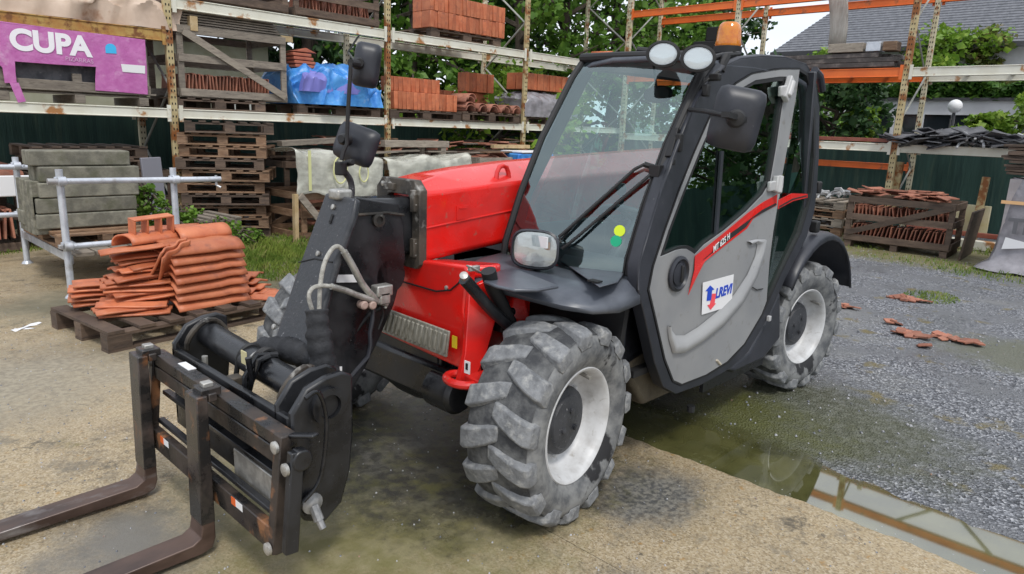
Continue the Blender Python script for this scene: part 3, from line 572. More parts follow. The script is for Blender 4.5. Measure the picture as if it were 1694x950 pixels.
# cowl below the windshield, and wing plate
zt = .93
pl = [V((.13,.34,.945)), V((.12,.44,.93)), V((.05,.62,.905)), V((-.02,.77,.885)), V((-.09,.85,.872)), V((-.22,.878,.885)), V((-.365,.882,.905))]
inn = [V((-.24,.22,.96)), V((-.24,.30,.955)), V((-.26,.44,.945)), V((-.29,.58,.935)), V((-.33,.70,.93)), V((-.40,.80,.94)), V((-.46,.85,.95))]
low = [p + V((0.0,.012,-.03)) for p in pl]; 
low[4] = V((-.085,.87,.842)); low[5] = V((-.22,.895,.83)); low[6] = V((-.365,.895,.845)); low[3] = V((-.01,.785,.855))
b = MB(); b.grid([inn, [a.lerp(c,.5)+V((0,0,.012)) for a, c in zip(inn,pl)], pl, [a.lerp(c,.5)+V((.008,.008,0)) for a, c in zip(pl,low)], low]); cowl = tp(b, 'front_wing', FEND, CB, smooth=True, solid=.012, ang=60)
b = MB(); b.grid([[V((-.26,.22,.89)), V((-.24,.22,.962))],[V((-.29,.58,.89)), V((-.29,.58,.94))],[V((-.36,.78,.89)), V((-.40,.80,.945))]]); tp(b, 'cowl_back', RUB, CB, solid=.01)
b = MB(); hp = [onZ(x,y,.952) for x, y in ((945,408),(1040,442),(1022,466),(992,474),(926,430))]; b.prism(hp, (0,0,-.006)); tp(b, 'cowl_hatch', FEND, CB, bevel=.003)
b = MB(); b.box(onZ(984,465,.957), (.035,.05,.006)); tp(b, 'hatch_latch', RUB, CB)
b = MB(); ll = [onZ(x,y,.955) for x, y in ((818,448),(850,443),(900,462),(925,472),(890,478),(850,478),(820,472),(800,464))]; b.prism(ll, (0,0,-.014)); tp(b, 'lamp_plate', FEND, CB, bevel=.006)
# scuttle arm (black fittings) between red body and wing
hose([(768,462),(790,487),(812,512),(838,536)], .56, .56, .024, BLK, 'wing_stay', CB)
hose([(808,448),(815,475),(830,505),(848,545)], .56, .54, .030, RUB, 'wing_stay', CB)
b = MB(); b.lathe([(.012,0),(.016,.003),(.016,.02),(.010,.022)], onY(768,460,.57), (.6,.5,.7), 14); tp(b, 'pipe_end', STEEL, CB, smooth=True)
b = MB(); b.box(onY(835,530,.46), (.09,.06,.09)); b.lathe([(.022,0),(.022,.02)], onY(830,505,.5), (.4,1,0), 12); b.lathe([(.018,0),(.018,.02)], onY(845,515,.5), (.4,1,0), 12); tp(b, 'valve_block', BLK, CB, bevel=.01)
b = MB(); b.beam(onY(775,440,.5), onY(795,452,.5), .03,.008); b.box(onY(784,444,.5), (.05,.02,.02)); tp(b, 'wing_bracket', STEEL, CB, bevel=.003)
for (x, y, w_, h_) in ((1123,236,.03,.075),(1112,268,.02,.03),(1168,150,.03,.05),(1183,128,.05,.03)):
    b = MB(); b.box(wsq(x, y, .035), (.03, w_, h_)); tp(b, 'pillar_fitting', RUB, CB, bevel=.006)
b = MB(); b.tube(smooth_path([wsq(x,y,.03) for x, y in ((1172,128),(1150,160),(1137,195),(1122,232),(1108,268),(1095,300),(1080,345),(1062,400),(1050,450))]), .006, 6); tp(b, 'washer_hose', RUB, CB, smooth=True)
b = MB(); b.tube([side(x,y,.008) for x, y in ((1258,436),(1247,441),(1243,452),(1243,474),(1252,480),(1262,478))], .003, 6); tp(b, 'fuel_flap_gap', RUB, door)
b = MB(); b.tube([side(x,y,.008) for x, y in ((1186,596),(1192,603))], .006, 6); tp(b, 'scuff', mat('scuff_mark',(.5,.45,.36),rough=.7), door)
# ---- headlight
hc = onY(884,413,.52); hd_ = (CAM*1 - hc); hd_.z = 0; ang = math.atan2(hd_.y, hd_.x) - .62
def lamp_ring(c, w_, h_, dirv, n=32, p=3.2, skew=0):
    d = V(dirv).normalized(); x = V((0,0,1)).cross(d).normalized(); z = d.cross(x); R = []
    for k in range(n):
        a = 2*math.pi*k/n; ca, sa = math.cos(a), math.sin(a); f = (abs(ca)**p + abs(sa)**p)**(-1/p)
        R.append(c + x*(ca*f*w_) + z*(sa*f*h_*(1+skew*ca)))
    return R
dv = V((1,.42,.08))
HL = bpy.data.objects.new('headlight', None); COL.objects.link(HL); put(HL, T)
b = MB(); d = dv.normalized(); b.loft([lamp_ring(hc-d*.10,.036,.036,dv), lamp_ring(hc-d*.075,.074,.062,dv), lamp_ring(hc-d*.03,.098,.079,dv), lamp_ring(hc,.106,.084,dv), lamp_ring(hc+d*.006,.098,.077,dv), lamp_ring(hc-d*.01,.094,.072,dv)]); tp(b, 'housing', PLA, HL, smooth=True, ang=60)
CHR = mat('reflector', (.9,.9,.9), rough=.28, metal=1, bump=.5, bs=18)
LENS = glass('lamp_lens', tint=(.93,.93,.93), fac=.12)
b = MB(); b.loft([lamp_ring(hc-d*.009,.093,.071,dv), lamp_ring(hc-d*.02,.072,.058,dv), lamp_ring(hc-d*.045,.024,.024,dv)], cap=True); tp(b, 'reflector', CHR, HL, smooth=True, ang=30)
b = MB(); x_ = V((0,0,1)).cross(d).normalized(); b.lathe([(.034,-.025),(.04,0),(.04,.004)], hc-d*.014+x_*-.045+V((0,0,-.022)), d, 20); b.lathe([(.034,-.025),(.038,0),(.038,.004)], hc-d*.014+x_*.04+V((0,0,-.026)), d, 20, ); b.box(hc-d*.01+V((0,0,.036)), (.01,.13,.045)); b.each('lamp_bowl', WHITE, HL, smooth=True, ang=30)
b = MB(); b.box(hc-d*.008+x_*.052+V((0,0,.02)), (.012,.03,.035)); tp(b, 'indicator_bulb', mat('amber_dull',(.65,.25,.08),rough=.4), HL, bevel=.006)
b = MB(); b.loft([lamp_ring(hc-d*.002,.095,.073,dv), lamp_ring(hc+d*.006,.072,.055,dv), lamp_ring(hc+d*.009,.024,.019,dv)]); tp(b, 'lens', LENS, HL, smooth=True)
b = MB(); b.tube([hc-d*.04+V((0,0,-.05)), hc-d*.04+V((0,0,-.10))], .018, 10); tp(b, 'stalk', RUB, HL)
# ---- wipers
def wiper(pts, r=.007):
    b = MB(); P = [wsq(x, y, .03) for x, y in pts]; b.tube(P, r, 8); return b
b = wiper([(1066,272),(1050,280),(925,392),(928,402)]); b2 = wiper([(1082,277),(1075,290),(955,392),(930,412)]); b.add(b2.v, b2.f); wp = tp(b, 'wiper', RUB, T, smooth=True)
b = wiper([(1066,272),(1082,277)], .012); b.tube([wsq(x,y,.012) for x,y in ((1048,283),(950,372),(927,398))], .005, 6); tp(b, 'wiper_blade', RUB, wp, smooth=True)
b = MB(); b.box(wsq(1087,283,.03), (.05,.05,.05)); b.beam(wsq(1120,215,.03), wsq(1108,262,.03), .04,.03,(0,1,0)); b.tube([wsq(x,y,.025) for x, y in ((1165,130),(1150,165),(1128,205),(1105,262),(1088,285),(1075,330),(1062,390))], .009, 8); b.tube([wsq(x,y,.03) for x, y in ((1190,118),(1160,140),(1140,180),(1115,235),(1100,262))], .007, 8); tp(b, 'wiper_motor', RUB, wp, bevel=.004)
# stickers on windshield
b = MB(); 
for (x, y), mm in (((1025,382), YEL if 0 else mat('lime_dot',(.6,.75,.02),rough=.5)), ((1019,399), mat('green_dot',(.0,.35,.17),rough=.5))):
    b = MB(); c = wsq(x,y,.004); b.lathe([(.024,0),(.024,.001)], c, (1,.4,.25), 24); tp(b, 'windshield_sticker', mm, CB)
# inner rear view mirror
b = MB(); b.loft([lamp_ring(V((-.90,.56,1.70)),.09,.04,(-1,.2,-.1),p=2.4), lamp_ring(V((-.88,.56,1.70)),.08,.034,(-1,.2,-.1),p=2.4)]); b.tube([(-.88,.56,1.73),(-.84,.56,1.83)],.006,6); tp(b, 'inner_mirror', RUB, CB, smooth=True)
# ---- outside mirrors
def mirror(c, w_, h_, dirv, nm='mirror_head', roll=0):
    d = V(dirv).normalized(); b = MB()
    b.loft([lamp_ring(c+d*.045,w_*.25,h_*.25,d,p=3), lamp_ring(c+d*.042,w_*.6,h_*.6,d,p=4), lamp_ring(c+d*.025,w_*.93,h_*.93,d,p=6), lamp_ring(c,w_,h_,d,p=7), lamp_ring(c-d*.006,w_*.95,h_*.96,d,p=7)], cap=True); return b
MR = bpy.data.objects.new('mirror', None); COL.objects.link(MR); put(MR, T)
ml = onY(1218,197,1.12)
b = mirror(V((0,0,0)), .095, .119, V((.85,.62,-.02)))
R = Matrix.Rotation(math.radians(-9), 3, V((.85,.62,0)).normalized()); b.v = [R @ q + ml for q in b.v]
tp(b, 'mirror_head', PLA, MR, smooth=True, ang=50)
b = MB(); dl = V((.85,.62,0)).normalized(); b.lathe([(.034,0),(.034,.03),(.026,.04),(.001,.045)], onY(1214,197,1.14)+dl*.03, dl, 18); b.beam(onY(1196,190,1.15)+dl*.05, onY(1230,200,1.13)+dl*.04, .03,.02,(0,0,1)); tp(b, 'ball_joint', RUB, MR, smooth=True)
b = MB(); b.tube([wsq(1140,181,.03), onY(1165,184,1.0), onY(1205,193,1.14)+dl*.05], .0095, 10); tp(b, 'mirror_arm', RUB, MR, smooth=True)
MR = bpy.data.objects.new('mirror', None); COL.objects.link(MR); put(MR, T); YM = -.82
b = mirror(V((0,0,0)), .125, .102, V((.85,.42,.18))); R = Matrix.Rotation(math.radians(-16), 3, V((.85,.42,.1)).normalized()); c = onY(590,239,YM); b.v = [R @ q + c for q in b.v]; tp(b, 'mirror_head', PLA, MR, smooth=True, ang=50)
b = MB(); b.lathe([(.03,0),(.03,.05),(.02,.07)], onY(580,232,YM)+V((.03,.02,0)), (.85,.42,.1), 16); tp(b, 'ball_joint', RUB, MR, smooth=True)
b = MB(); P = [V((-.35,-.45,.62)), V((-.22,-.62,.80)), onY(576,362,YM+.05), onY(578,340,YM+.05)]+[onY(x,y,YM+.05) for x, y in ((582,320),(580,300),(572,287),(566,280))]; b.tube(smooth_path(P), .017, 10); tp(b, 'mirror_arm', BLKW, MR, smooth=True)
b = MB(); b.tube([onY(x,y,YM+.05) for x, y in ((564,290),(564,268))], .032, 12); b.lathe([(.018,0),(.018,.09)], onY(568,272,YM), (0,1,.2), 12); tp(b, 'clamp', RUB, MR, bevel=.006)
b = MB(); b.tube([onY(x,y,YM+.09) for x, y in ((565,265),(568,252),(574,238),(574,225),(576,180),(580,112),(581,104))], .0105, 10); tp(b, 'mirror_pole', RUB, MR, smooth=True)
b = mirror(V((0,0,0)), .07, .115, V((.60,.80,.05))); R = Matrix.Rotation(math.radians(-8), 3, V((.6,.8,0)).normalized()); c = onY(607,108,YM); b.v = [R @ q + c for q in b.v]; tp(b, 'mirror_head', PLA, MR, smooth=True, ang=50)
b = MB(); b.lathe([(.03,0),(.03,.04),(.02,.06)], onY(590,105,YM), (.3,.9,0), 16); b.tube([onY(580,104,YM+.08), onY(592,106,YM+.05)], .02, 10); tp(b, 'ball_joint', RUB, MR, smooth=True)
# ---- work lights and beacon
for (x, y, yy) in ((1097,90,-.68),(1155,97,-.70)):
    WL = bpy.data.objects.new('work_light', None); COL.objects.link(WL); put(WL, T)
    c = onX(x, y, yy); dv = V((.86,.45,.05)).normalized(); R = lambda a, w_, h_, p=2: lamp_ring(c+dv*a, w_, h_, dv, p=p)
    b = MB(); b.loft([R(-.12,.02,.02), R(-.10,.045,.035), R(-.05,.066,.050), R(.0,.072,.055), R(.012,.072,.055), R(.014,.060,.046), R(.004,.058,.044)]); tp(b, 'housing', RUB, WL, smooth=True, ang=50)
    b = MB(); b.loft([R(.005,.0585,.0445), R(-.02,.05,.038), R(-.04,.018,.014)]); x_ = V((0,0,1)).cross(dv).normalized()
    tp(b, 'reflector', CHR, WL, smooth=True, ang=30)
    b = MB()
    for u, v in ((-.027,0),(.027,0),(0,.022),(0,-.022)): b.lathe([(.012,-.01),(.019,.0)], c+dv*-.004+x_*u+V((0,0,v)), dv, 14)
    b.each('lamp_cell', MATS.get('lamp_cell_silver') or mat('lamp_cell_silver',(.72,.73,.75),rough=.3,metal=.7), WL, smooth=True)
    b = MB(); b.loft([R(.006,.059,.045), R(.012,.046,.035), R(.014,.02,.015)]); tp(b, 'lens', LENS, WL, smooth=True)
    b = MB(); b.beam(c-dv*.06+V((0,0,-.03)), V((c.x-.10, c.y-.03, 1.86)), .03,.012,(1,0,0)); tp(b, 'bracket', RUB, WL)
b = MB(); b.tube([onY(x,y,.79) for x, y in ((1172,98),(1195,92),(1222,90))], .014, 8); b.tube([onY(x,y,.82) for x, y in ((1192,118),(1196,104),(1202,93))], .02, 8); b.tube([wsp(.45,1.9,-.02), onY(1180,96,.76)], .014, 8); b.box(onY(1212,90,.78), (.05,.04,.02)); tp(b, 'light_bar', RUB, T, smooth=True)
bc = onY(1204,78,.60)
AMB = mat('amber_lens', (.9,.30,.01), (.75,.2,.01), ns=30, rough=.15, coat=.6); AMB.node_tree.nodes['Principled BSDF'].inputs['Transmission Weight'].default_value = .35
BE = bpy.data.objects.new('beacon', None); COL.objects.link(BE); put(BE, T)
b = MB(); b.lathe([(.062,0),(.066,.01),(.062,.03),(.058,.08),(.052,.105),(.038,.118),(.001,.122)], bc, (0,0,1), 36)
tp(b, 'beacon_lens', AMB, BE, smooth=True)
b = MB()
for k in range(0): b.lathe([(.064-.001*k,0),(.0648-.001*k,.003),(.064-.001*k,.006)], bc+V((0,0,.02+.015*k)), (0,0,1), 36, cap=False)
pass
b = MB(); b.lathe([(.07,-.03),(.07,.0),(.06,.004)], bc, (0,0,1), 30); b.tube([bc+V((0,0,-.03)), V((bc.x,bc.y,1.90))], .02, 10); tp(b, 'base', RUB, BE, smooth=True, ang=30)
# ---- rear wing, engine cover, step
def arc_wing(cx, y0, y1, r, a0, a1, nm):
    G = []
    for k in range(13):
        a = math.radians(a0+(a1-a0)*k/12); G.append([V((cx+math.cos(a)*rr, y, .45+math.sin(a)*rr)) for y, rr in ((y0,r),(y1-.03,r),(y1-.005,r-.012),(y1,r-.05))])
    b = MB(); b.grid(G); return tp(b, nm, PLA, T, smooth=True, solid=.012, ang=60)
arc_wing(-2.3,.55,.925,.525,160,-2 if 0 else 18,'rear_wing')
G = []
for k in range(13):
    a = math.radians(15+(150-15)*k/12); x = -2.3 - math.cos(a)*.53
    G.append([V((x, y, .45+math.sin(a)*.53*rr)) for y, rr in ((.5,1),(.89,1),(.92,.98),(.93,.92))])
bpy.data.objects.remove(bpy.data.objects['rear_wing']); b = MB(); b.grid(G); tp(b, 'rear_wing', PLA, T, smooth=True, solid=.012, ang=60)
b = MB(); G = []
for x, zt, y0 in ((-.75,1.12,-.85),(-.85,1.20,-.86),(-1.4,1.24,-.86),(-2.5,1.24,-.84),(-2.62,1.12,-.82)): G.append([V((x,-.16,zt)),V((x,-.30,zt+.02)),V((x,y0+.10,zt-.03)),V((x,y0,zt-.12)),V((x,y0,.48)),V((x,-.16,.48))])
b.loft(G); tp(b, 'engine_cover', PLA, T, bevel=.02, seg=3)
b = MB(); b.box((-2.58,.15,.85),(.14,.70,.62)); b.box((-2.35,.25,.75),(.5,.45,.35)); tp(b, 'rear_body', GRY, T, bevel=.04, seg=3)
b = MB(); b.prism([side(x,y,-.02) for x, y in ((1207,612),(1240,582),(1270,528),(1292,480),(1292,560),(1262,596),(1215,618))], (0,-.40,0)); tp(b, 'side_tank', PLA, T, bevel=.02, seg=3)
b = MB(); b.box(onY(1215,610,.80)+V((0,-.08,.0)), (.32,.16,.012)); 
for k in range(4): b.box(onY(1215,610,.80)+V((-.12+.08*k,-.08,.01)), (.012,.15,.02))
stp = tp(b, 'step', mat('splashed_step', (.03,.03,.032), (.7,.7,.7), ns=14, lo=.52, hi=.56, rough=.5), T, bevel=.004)
b = MB(); b.box(onY(1272,527,.91), (.025,.02,.03)); tp(b, 'lower_catch', GRYL, CB, bevel=.004)
b = MB(); b.box((-1.5,.80,.33),(.7,.02,.2)); b.tube([(-.95,.86,.2),(-.95,.86,.23)],.02,8); tp(b, 'underbody_rail', BLK, T)
# ================================================================ ground, yard, water
def nodes_of(m): return m.node_tree.nodes, m.node_tree.links, m.node_tree.nodes['Principled BSDF']
def ground_mat(name, kind):
    m = bpy.data.materials.new(name); m.use_nodes = True; N, L, b = nodes_of(m)
    tc = N.new('ShaderNodeTexCoord')
    def nz(s, lo, hi, d=6, r=.6, dis=0):
        n = N.new('ShaderNodeTexNoise'); n.inputs['Scale'].default_value = s; n.inputs['Detail'].default_value = d; n.inputs['Roughness'].default_value = r; n.inputs['Distortion'].default_value = dis
        L.new(tc.outputs['Object'], n.inputs['Vector']); q = N.new('ShaderNodeMapRange'); q.inputs[1].default_value = lo; q.inputs[2].default_value = hi; L.new(n.outputs[0], q.inputs[0]); return q.outputs[0]
    def vor(s, rnd=1.):
        n = N.new('ShaderNodeTexVoronoi'); n.inputs['Scale'].default_value = s; n.inputs['Randomness'].default_value = rnd; L.new(tc.outputs['Object'], n.inputs['Vector']); return n
    def mix(f, a, c, mode='MIX'):
        x = N.new('ShaderNodeMixRGB'); x.blend_type = mode
        for i, s in enumerate((f, a, c)):
            if isinstance(s, (int, float)): x.inputs[i].default_value = s
            elif isinstance(s, tuple): x.inputs[i].default_value = s+(1,)
            else: L.new(s, x.inputs[i])
        return x.outputs[0]
    def zone(cx, cy, rx, ry, lo, hi, ns=5., amt=1.2):       # a stain or painted shade: an ellipse on the ground with a ragged edge
        m_ = N.new('ShaderNodeMapping'); m_.inputs['Location'].default_value = (-cx/rx, -cy/ry, 0); m_.inputs['Scale'].default_value = (1/rx, 1/ry, 0); L.new(tc.outputs['Object'], m_.inputs[0])
        l_ = N.new('ShaderNodeVectorMath'); l_.operation = 'LENGTH'; L.new(m_.outputs[0], l_.inputs[0])
        n_ = N.new('ShaderNodeTexNoise'); n_.inputs['Scale'].default_value = ns; n_.inputs['Detail'].default_value = 9; n_.inputs['Roughness'].default_value = .78; L.new(tc.outputs['Object'], n_.inputs['Vector'])
        q_ = N.new('ShaderNodeMath'); q_.operation = 'MULTIPLY_ADD'; q_.inputs[1].default_value = amt; L.new(n_.outputs[0], q_.inputs[0]); L.new(l_.outputs['Value'], q_.inputs[2])
        r_ = N.new('ShaderNodeMapRange'); r_.interpolation_type = 'SMOOTHSTEP'; r_.inputs[1].default_value = hi+amt*.5; r_.inputs[2].default_value = lo+amt*.5; L.new(q_.outputs[0], r_.inputs[0]); return r_.outputs[0]
    def ramp(src, els):
        r = N.new('ShaderNodeValToRGB'); cr = r.color_ramp
        while len(cr.elements) < len(els): cr.elements.new(.5)
        for e, (p, c) in zip(cr.elements, els): e.position = p; e.color = c+(1,)
        L.new(src, r.inputs[0]); return r.outputs[0]
    if kind == 'gravel':
        v = vor(84); sp = N.new('ShaderNodeSeparateColor'); L.new(v.outputs['Color'], sp.inputs[0])
        c = ramp(sp.outputs[0], [(0,(.035,.038,.045)),(.3,(.085,.09,.102)),(.6,(.165,.172,.19)),(.85,(.28,.29,.315)),(1,(.46,.465,.48))])
        c = mix(nz(1.3,.45,.62), c, (.15,.155,.165)); c = mix(nz(.55,.56,.70,8), c, (.235,.235,.225)); c = mix(nz(3.4,.60,.68,8), c, (.17,.14,.06))
        c = mix(nz(14,.60,.70,4), c, (.06,.065,.075))
        c = mix(zone(-1.8,.7,.9,1.5,.5,1.0), c, mix(nz(20,.45,.6), (.075,.08,.05), (.13,.135,.10)))
        c = mix(zone(-1.5,.3,.65,1.3,.5,1.0,4), c, (.085,.09,.022)); c = mix(zone(-9.2,-.3,1.6,3.0,.5,1.0), c, (.20,.18,.09)); c = mix(zone(-4.3,2.1,.7,1.2,.5,1.0), c, (.13,.135,.10))
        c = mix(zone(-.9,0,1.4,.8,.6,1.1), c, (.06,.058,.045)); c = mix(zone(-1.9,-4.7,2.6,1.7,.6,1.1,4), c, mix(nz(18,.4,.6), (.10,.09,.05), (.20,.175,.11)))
        L.new(c, b.inputs['Base Color'])
        bp = N.new('ShaderNodeBump'); bp.inputs['Strength'].default_value = .9; bp.inputs['Distance'].default_value = .012; L.new(v.outputs['Distance'], bp.inputs['Height'])
        b2 = N.new('ShaderNodeBump'); b2.inputs['Strength'].default_value = .5; b2.inputs['Distance'].default_value = .05; L.new(nz(4,0,1), b2.inputs['Height']); L.new(bp.outputs[0], b2.inputs['Normal']); L.new(b2.outputs[0], b.inputs['Normal'])
        rr = N.new('ShaderNodeMapRange'); rr.inputs[3].default_value = .28; rr.inputs[4].default_value = .75; L.new(nz(1.1,.4,.6), rr.inputs[0]); L.new(rr.outputs[0], b.inputs['Roughness'])
    else:
        c = ramp(nz(1.9,.2,.8,10,.65), [(0,(.20,.19,.17)),(.4,(.33,.285,.205)),(.62,(.42,.36,.255)),(1,(.47,.42,.33))])
        v = vor(150); sp = N.new('ShaderNodeSeparateColor'); L.new(v.outputs['Color'], sp.inputs[0])
        sc = ramp(sp.outputs[1], [(0,(.16,.13,.09)),(.22,(.33,.27,.18)),(.5,(.46,.40,.29)),(.9,(.58,.54,.46)),(1,(.70,.66,.58))]); c = mix(.58, c, sc)
        v2 = vor(26); s2 = N.new('ShaderNodeMapRange'); s2.inputs[1].default_value = .16; s2.inputs[2].default_value = .10; L.new(v2.outputs['Distance'], s2.inputs[0])
        s3 = N.new('ShaderNodeSeparateColor'); L.new(v2.outputs['Color'], s3.inputs[0]); g3 = N.new('ShaderNodeMath'); g3.operation = 'GREATER_THAN'; g3.inputs[1].default_value = .72; L.new(s3.outputs[2], g3.inputs[0])
        mm = N.new('ShaderNodeMath'); mm.operation = 'MULTIPLY'; L.new(s2.outputs[0], mm.inputs[0]); L.new(g3.outputs[0], mm.inputs[1])
        c = mix(mm.outputs[0], c, ramp(s3.outputs[0], [(0,(.06,.05,.04)),(.5,(.12,.10,.08)),(.55,(.45,.20,.04)),(1,(.55,.5,.42))]))
        c = mix(nz(16,.60,.70,9,.7), c, (.42,.25,.07)); c = mix(nz(4.3,.54,.66,12,.78), c, (.22,.21,.185)); c = mix(nz(3.1,.58,.70,12,.78), c, (.20,.185,.07)); c = mix(nz(13,.60,.68,10,.75), c, (.085,.08,.07)); c = mix(nz(1.1,.54,.66,13,.8), c, (.17,.16,.14)); c = mix(nz(2.4,.55,.62,14,.82), c, (.125,.115,.095))
        c = mix(1., c, (.84,.765,.65), 'MULTIPLY'); wet_shade = zone(-.15,.05,.95,1.0,.55,1.05)
        c = mix(zone(.45,.2,.9,1.0,.4,1.1,6), c, mix(nz(9,.4,.6), (.17,.155,.06), (.24,.215,.11)))
        c = mix(zone(1.5,-2.2,1.3,.9,.2,1.3,4), c, mix(nz(30,.4,.6), (.225,.195,.145), (.32,.28,.205))); c = mix(zone(1.3,-.1,.5,.5,.0,.9,6), c, (.17,.16,.14)); c = mix(zone(.3,-3.9,1.2,.7,.2,1.1,5), c, (.15,.135,.09))
        c = mix(zone(-.42,.98,.38,.30,.3,1.1,7), c, mix(nz(45,.42,.58), (.08,.08,.078), (.20,.19,.165))); c = mix(zone(.2,1.5,.35,.5,.0,.9,7), c, (.14,.135,.125))
        c = mix(wet_shade, c, mix(nz(14,.4,.6), (.038,.037,.032), mix(nz(5,.4,.6), (.085,.082,.035), (.10,.096,.085))))  # wet stain, its colours deepened to paint in the shade beneath the machine
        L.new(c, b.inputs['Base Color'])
        rr = N.new('ShaderNodeMapRange'); rr.inputs[3].default_value = .25; rr.inputs[4].default_value = .7; L.new(nz(1.4,.42,.56,8), rr.inputs[0]); rw = N.new('ShaderNodeMixRGB'); L.new(wet_shade, rw.inputs[0]); L.new(rr.outputs[0], rw.inputs[1]); rw.inputs[2].default_value = (.16,.16,.16,1); L.new(rw.outputs[0], b.inputs['Roughness'])
        bp = N.new('ShaderNodeBump'); bp.inputs['Strength'].default_value = .6; bp.inputs['Distance'].default_value = .006; L.new(nz(60,0,1,10,.75), bp.inputs['Height']); L.new(bp.outputs[0], b.inputs['Normal'])
    return m
g = MB(); g.grid([[V((x, y, -.006)) for y in (-90,-30,-10,0,10,30,90)] for x in (-150,-60,-20,-5,5,30,80)]); struct(g.build('ground', ground_mat('gravel', 'gravel')))
rd = random.Random(11)
edge = []
y = -9.
while y < 9: edge.append((-.86 + .014*math.sin(y*3.1)+.03*mnoise.noise(V((y*5,1,0)))+rd.uniform(-.007,.007), y)); y += .03
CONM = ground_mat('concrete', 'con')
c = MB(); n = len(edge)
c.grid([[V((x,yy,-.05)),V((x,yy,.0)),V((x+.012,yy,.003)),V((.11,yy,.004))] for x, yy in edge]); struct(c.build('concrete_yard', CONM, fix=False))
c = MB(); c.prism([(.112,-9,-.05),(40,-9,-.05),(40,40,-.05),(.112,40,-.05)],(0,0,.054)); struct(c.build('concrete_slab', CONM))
c = MB(); c.prism([(.10,-9,-.02),(.13,-9,-.02),(.13,9,-.02),(.10,9,-.02)],(0,0,.021)); struct(c.build('slab_joint', mat('joint_dirt',(.13,.11,.075),(.06,.055,.04),ns=7,rough=.8)))
# puddle lying along the slab edge
WAT = bpy.data.materials.new('puddle_water'); WAT.use_nodes = True; N, L, b = nodes_of(WAT)
b.inputs['Roughness'].default_value = .03; b.inputs['IOR'].default_value = 2.7; b.inputs['Specular IOR Level'].default_value = .5
tc = N.new('ShaderNodeTexCoord'); nn = N.new('ShaderNodeTexNoise'); nn.inputs['Scale'].default_value = 5; nn.inputs['Detail'].default_value = 9; L.new(tc.outputs['Object'], nn.inputs['Vector'])
r = N.new('ShaderNodeValToRGB'); r.color_ramp.elements[0].position = .35; r.color_ramp.elements[0].color = (.060,.060,.020,1); r.color_ramp.elements[1].position = .65; r.color_ramp.elements[1].color = (.115,.112,.042,1)
L.new(nn.outputs[0], r.inputs[0]); L.new(r.outputs[0], b.inputs['Base Color'])
sx = N.new('ShaderNodeSeparateXYZ'); L.new(tc.outputs['Object'], sx.inputs[0]); n2 = N.new('ShaderNodeTexNoise'); n2.inputs['Scale'].default_value = 6; n2.inputs['Detail'].default_value = 12; n2.inputs['Roughness'].default_value = .8; L.new(tc.outputs['Object'], n2.inputs['Vector'])
ma = N.new('ShaderNodeMath'); ma.operation = 'MULTIPLY_ADD'; ma.inputs[1].default_value = .55; L.new(n2.outputs[0], ma.inputs[0]); L.new(sx.outputs[0], ma.inputs[2])
mr = N.new('ShaderNodeMapRange'); mr.inputs[1].default_value = -1.12; mr.inputs[2].default_value = -.95; L.new(ma.outputs[0], mr.inputs[0]); L.new(mr.outputs[0], b.inputs['Alpha'])
def blob(pts, z, name, m, rough=.03, seed=1):
    P = smooth_path([V((x,y,z)) for x, y in pts]+[V((pts[0][0],pts[0][1],z))], 8)[:-1]; rr = random.Random(seed)
    P = [p+V((0 if p.x > -.95 else mnoise.noise(p*4)*rough+mnoise.noise(p*14)*rough*.4, mnoise.noise(p*5+V((9,0,0)))*rough*.6, 0)) for p in P]
    b = MB(); b.add(P, [tuple(range(len(P)))]); return b.build(name, m, fix=False)
struct(blob([(-.80,-.7),(-1.25,-.8),(-1.55,-.2),(-1.70,.5),(-1.60,1.0),(-1.30,1.42),(-1.22,1.8),(-1.235,2.2),(-1.16,2.7),(-1.15,3.2),(-.80,3.3),(-.80,2.3),(-.80,1.2),(-.80,.3)], .0005, 'puddle', WAT, .075))
struct(blob([(-4.9,1.75),(-4.7,1.62),(-4.45,1.75),(-4.5,2.4),(-4.9,2.6)], .0005, 'small_puddle', WAT, .05, 3))
# grass and moss: stuff
GRS = mat('grass', (.10,.17,.02), (.20,.26,.04), ns=3, rough=.6, c3=(.30,.27,.10), n3=6, lo3=.55, hi3=.65)
def grass(name, spots, label, m=GRS, seed=2):
    b = MB(); rr = random.Random(seed)
    for cx, cy, rx, ry, h, n in spots:
        for k in range(n):
            a = rr.uniform(0,6.28); q = math.sqrt(rr.random()); x = cx+rx*q*math.cos(a); y = cy+ry*q*math.sin(a); hh = h*rr.uniform(.4,1.1)*(1.1-q*.6)
            t = rr.uniform(0,6.28); d = V((math.cos(t),math.sin(t),0)); s = d.cross(V((0,0,1)))*rr.uniform(.003,.007); l = d*hh*rr.uniform(.1,.7)
            p = V((x,y,-.005)); b.add([p-s,p+s,p+s*.6+l*.4+V((0,0,hh*.7)),p+l+V((0,0,hh)),p-s*.6+l*.4+V((0,0,hh*.7))],[(0,1,2,3,4)])
    o = b.build(name, m, fix=False); struct(o, 'stuff'); return o
grass('grass', [(-1.6,-5.2,.5,.6,.22,1500),(-2.2,-5.6,.8,.4,.12,900),(-1.1,-5.0,.3,.5,.3,700),(.9,-6.8,1.0,.35,.10,1600),(-9.0,-1.6,.5,1.0,.06,500),(-8.3,.2,.5,1.0,.05,500),(-8.1,.9,.5,.7,.07,500),(-6.0,.72,.35,.25,.04,500),(-9.9,-2.4,.6,.9,.10,900),(-4.2,-6.2,2.0,.4,.14,1000),(-10.2,.6,.4,.8,.09,500),(-1.4,-4.3,.5,.6,.10,1300),(-2.3,-4.7,.8,.6,.14,1500)], '')
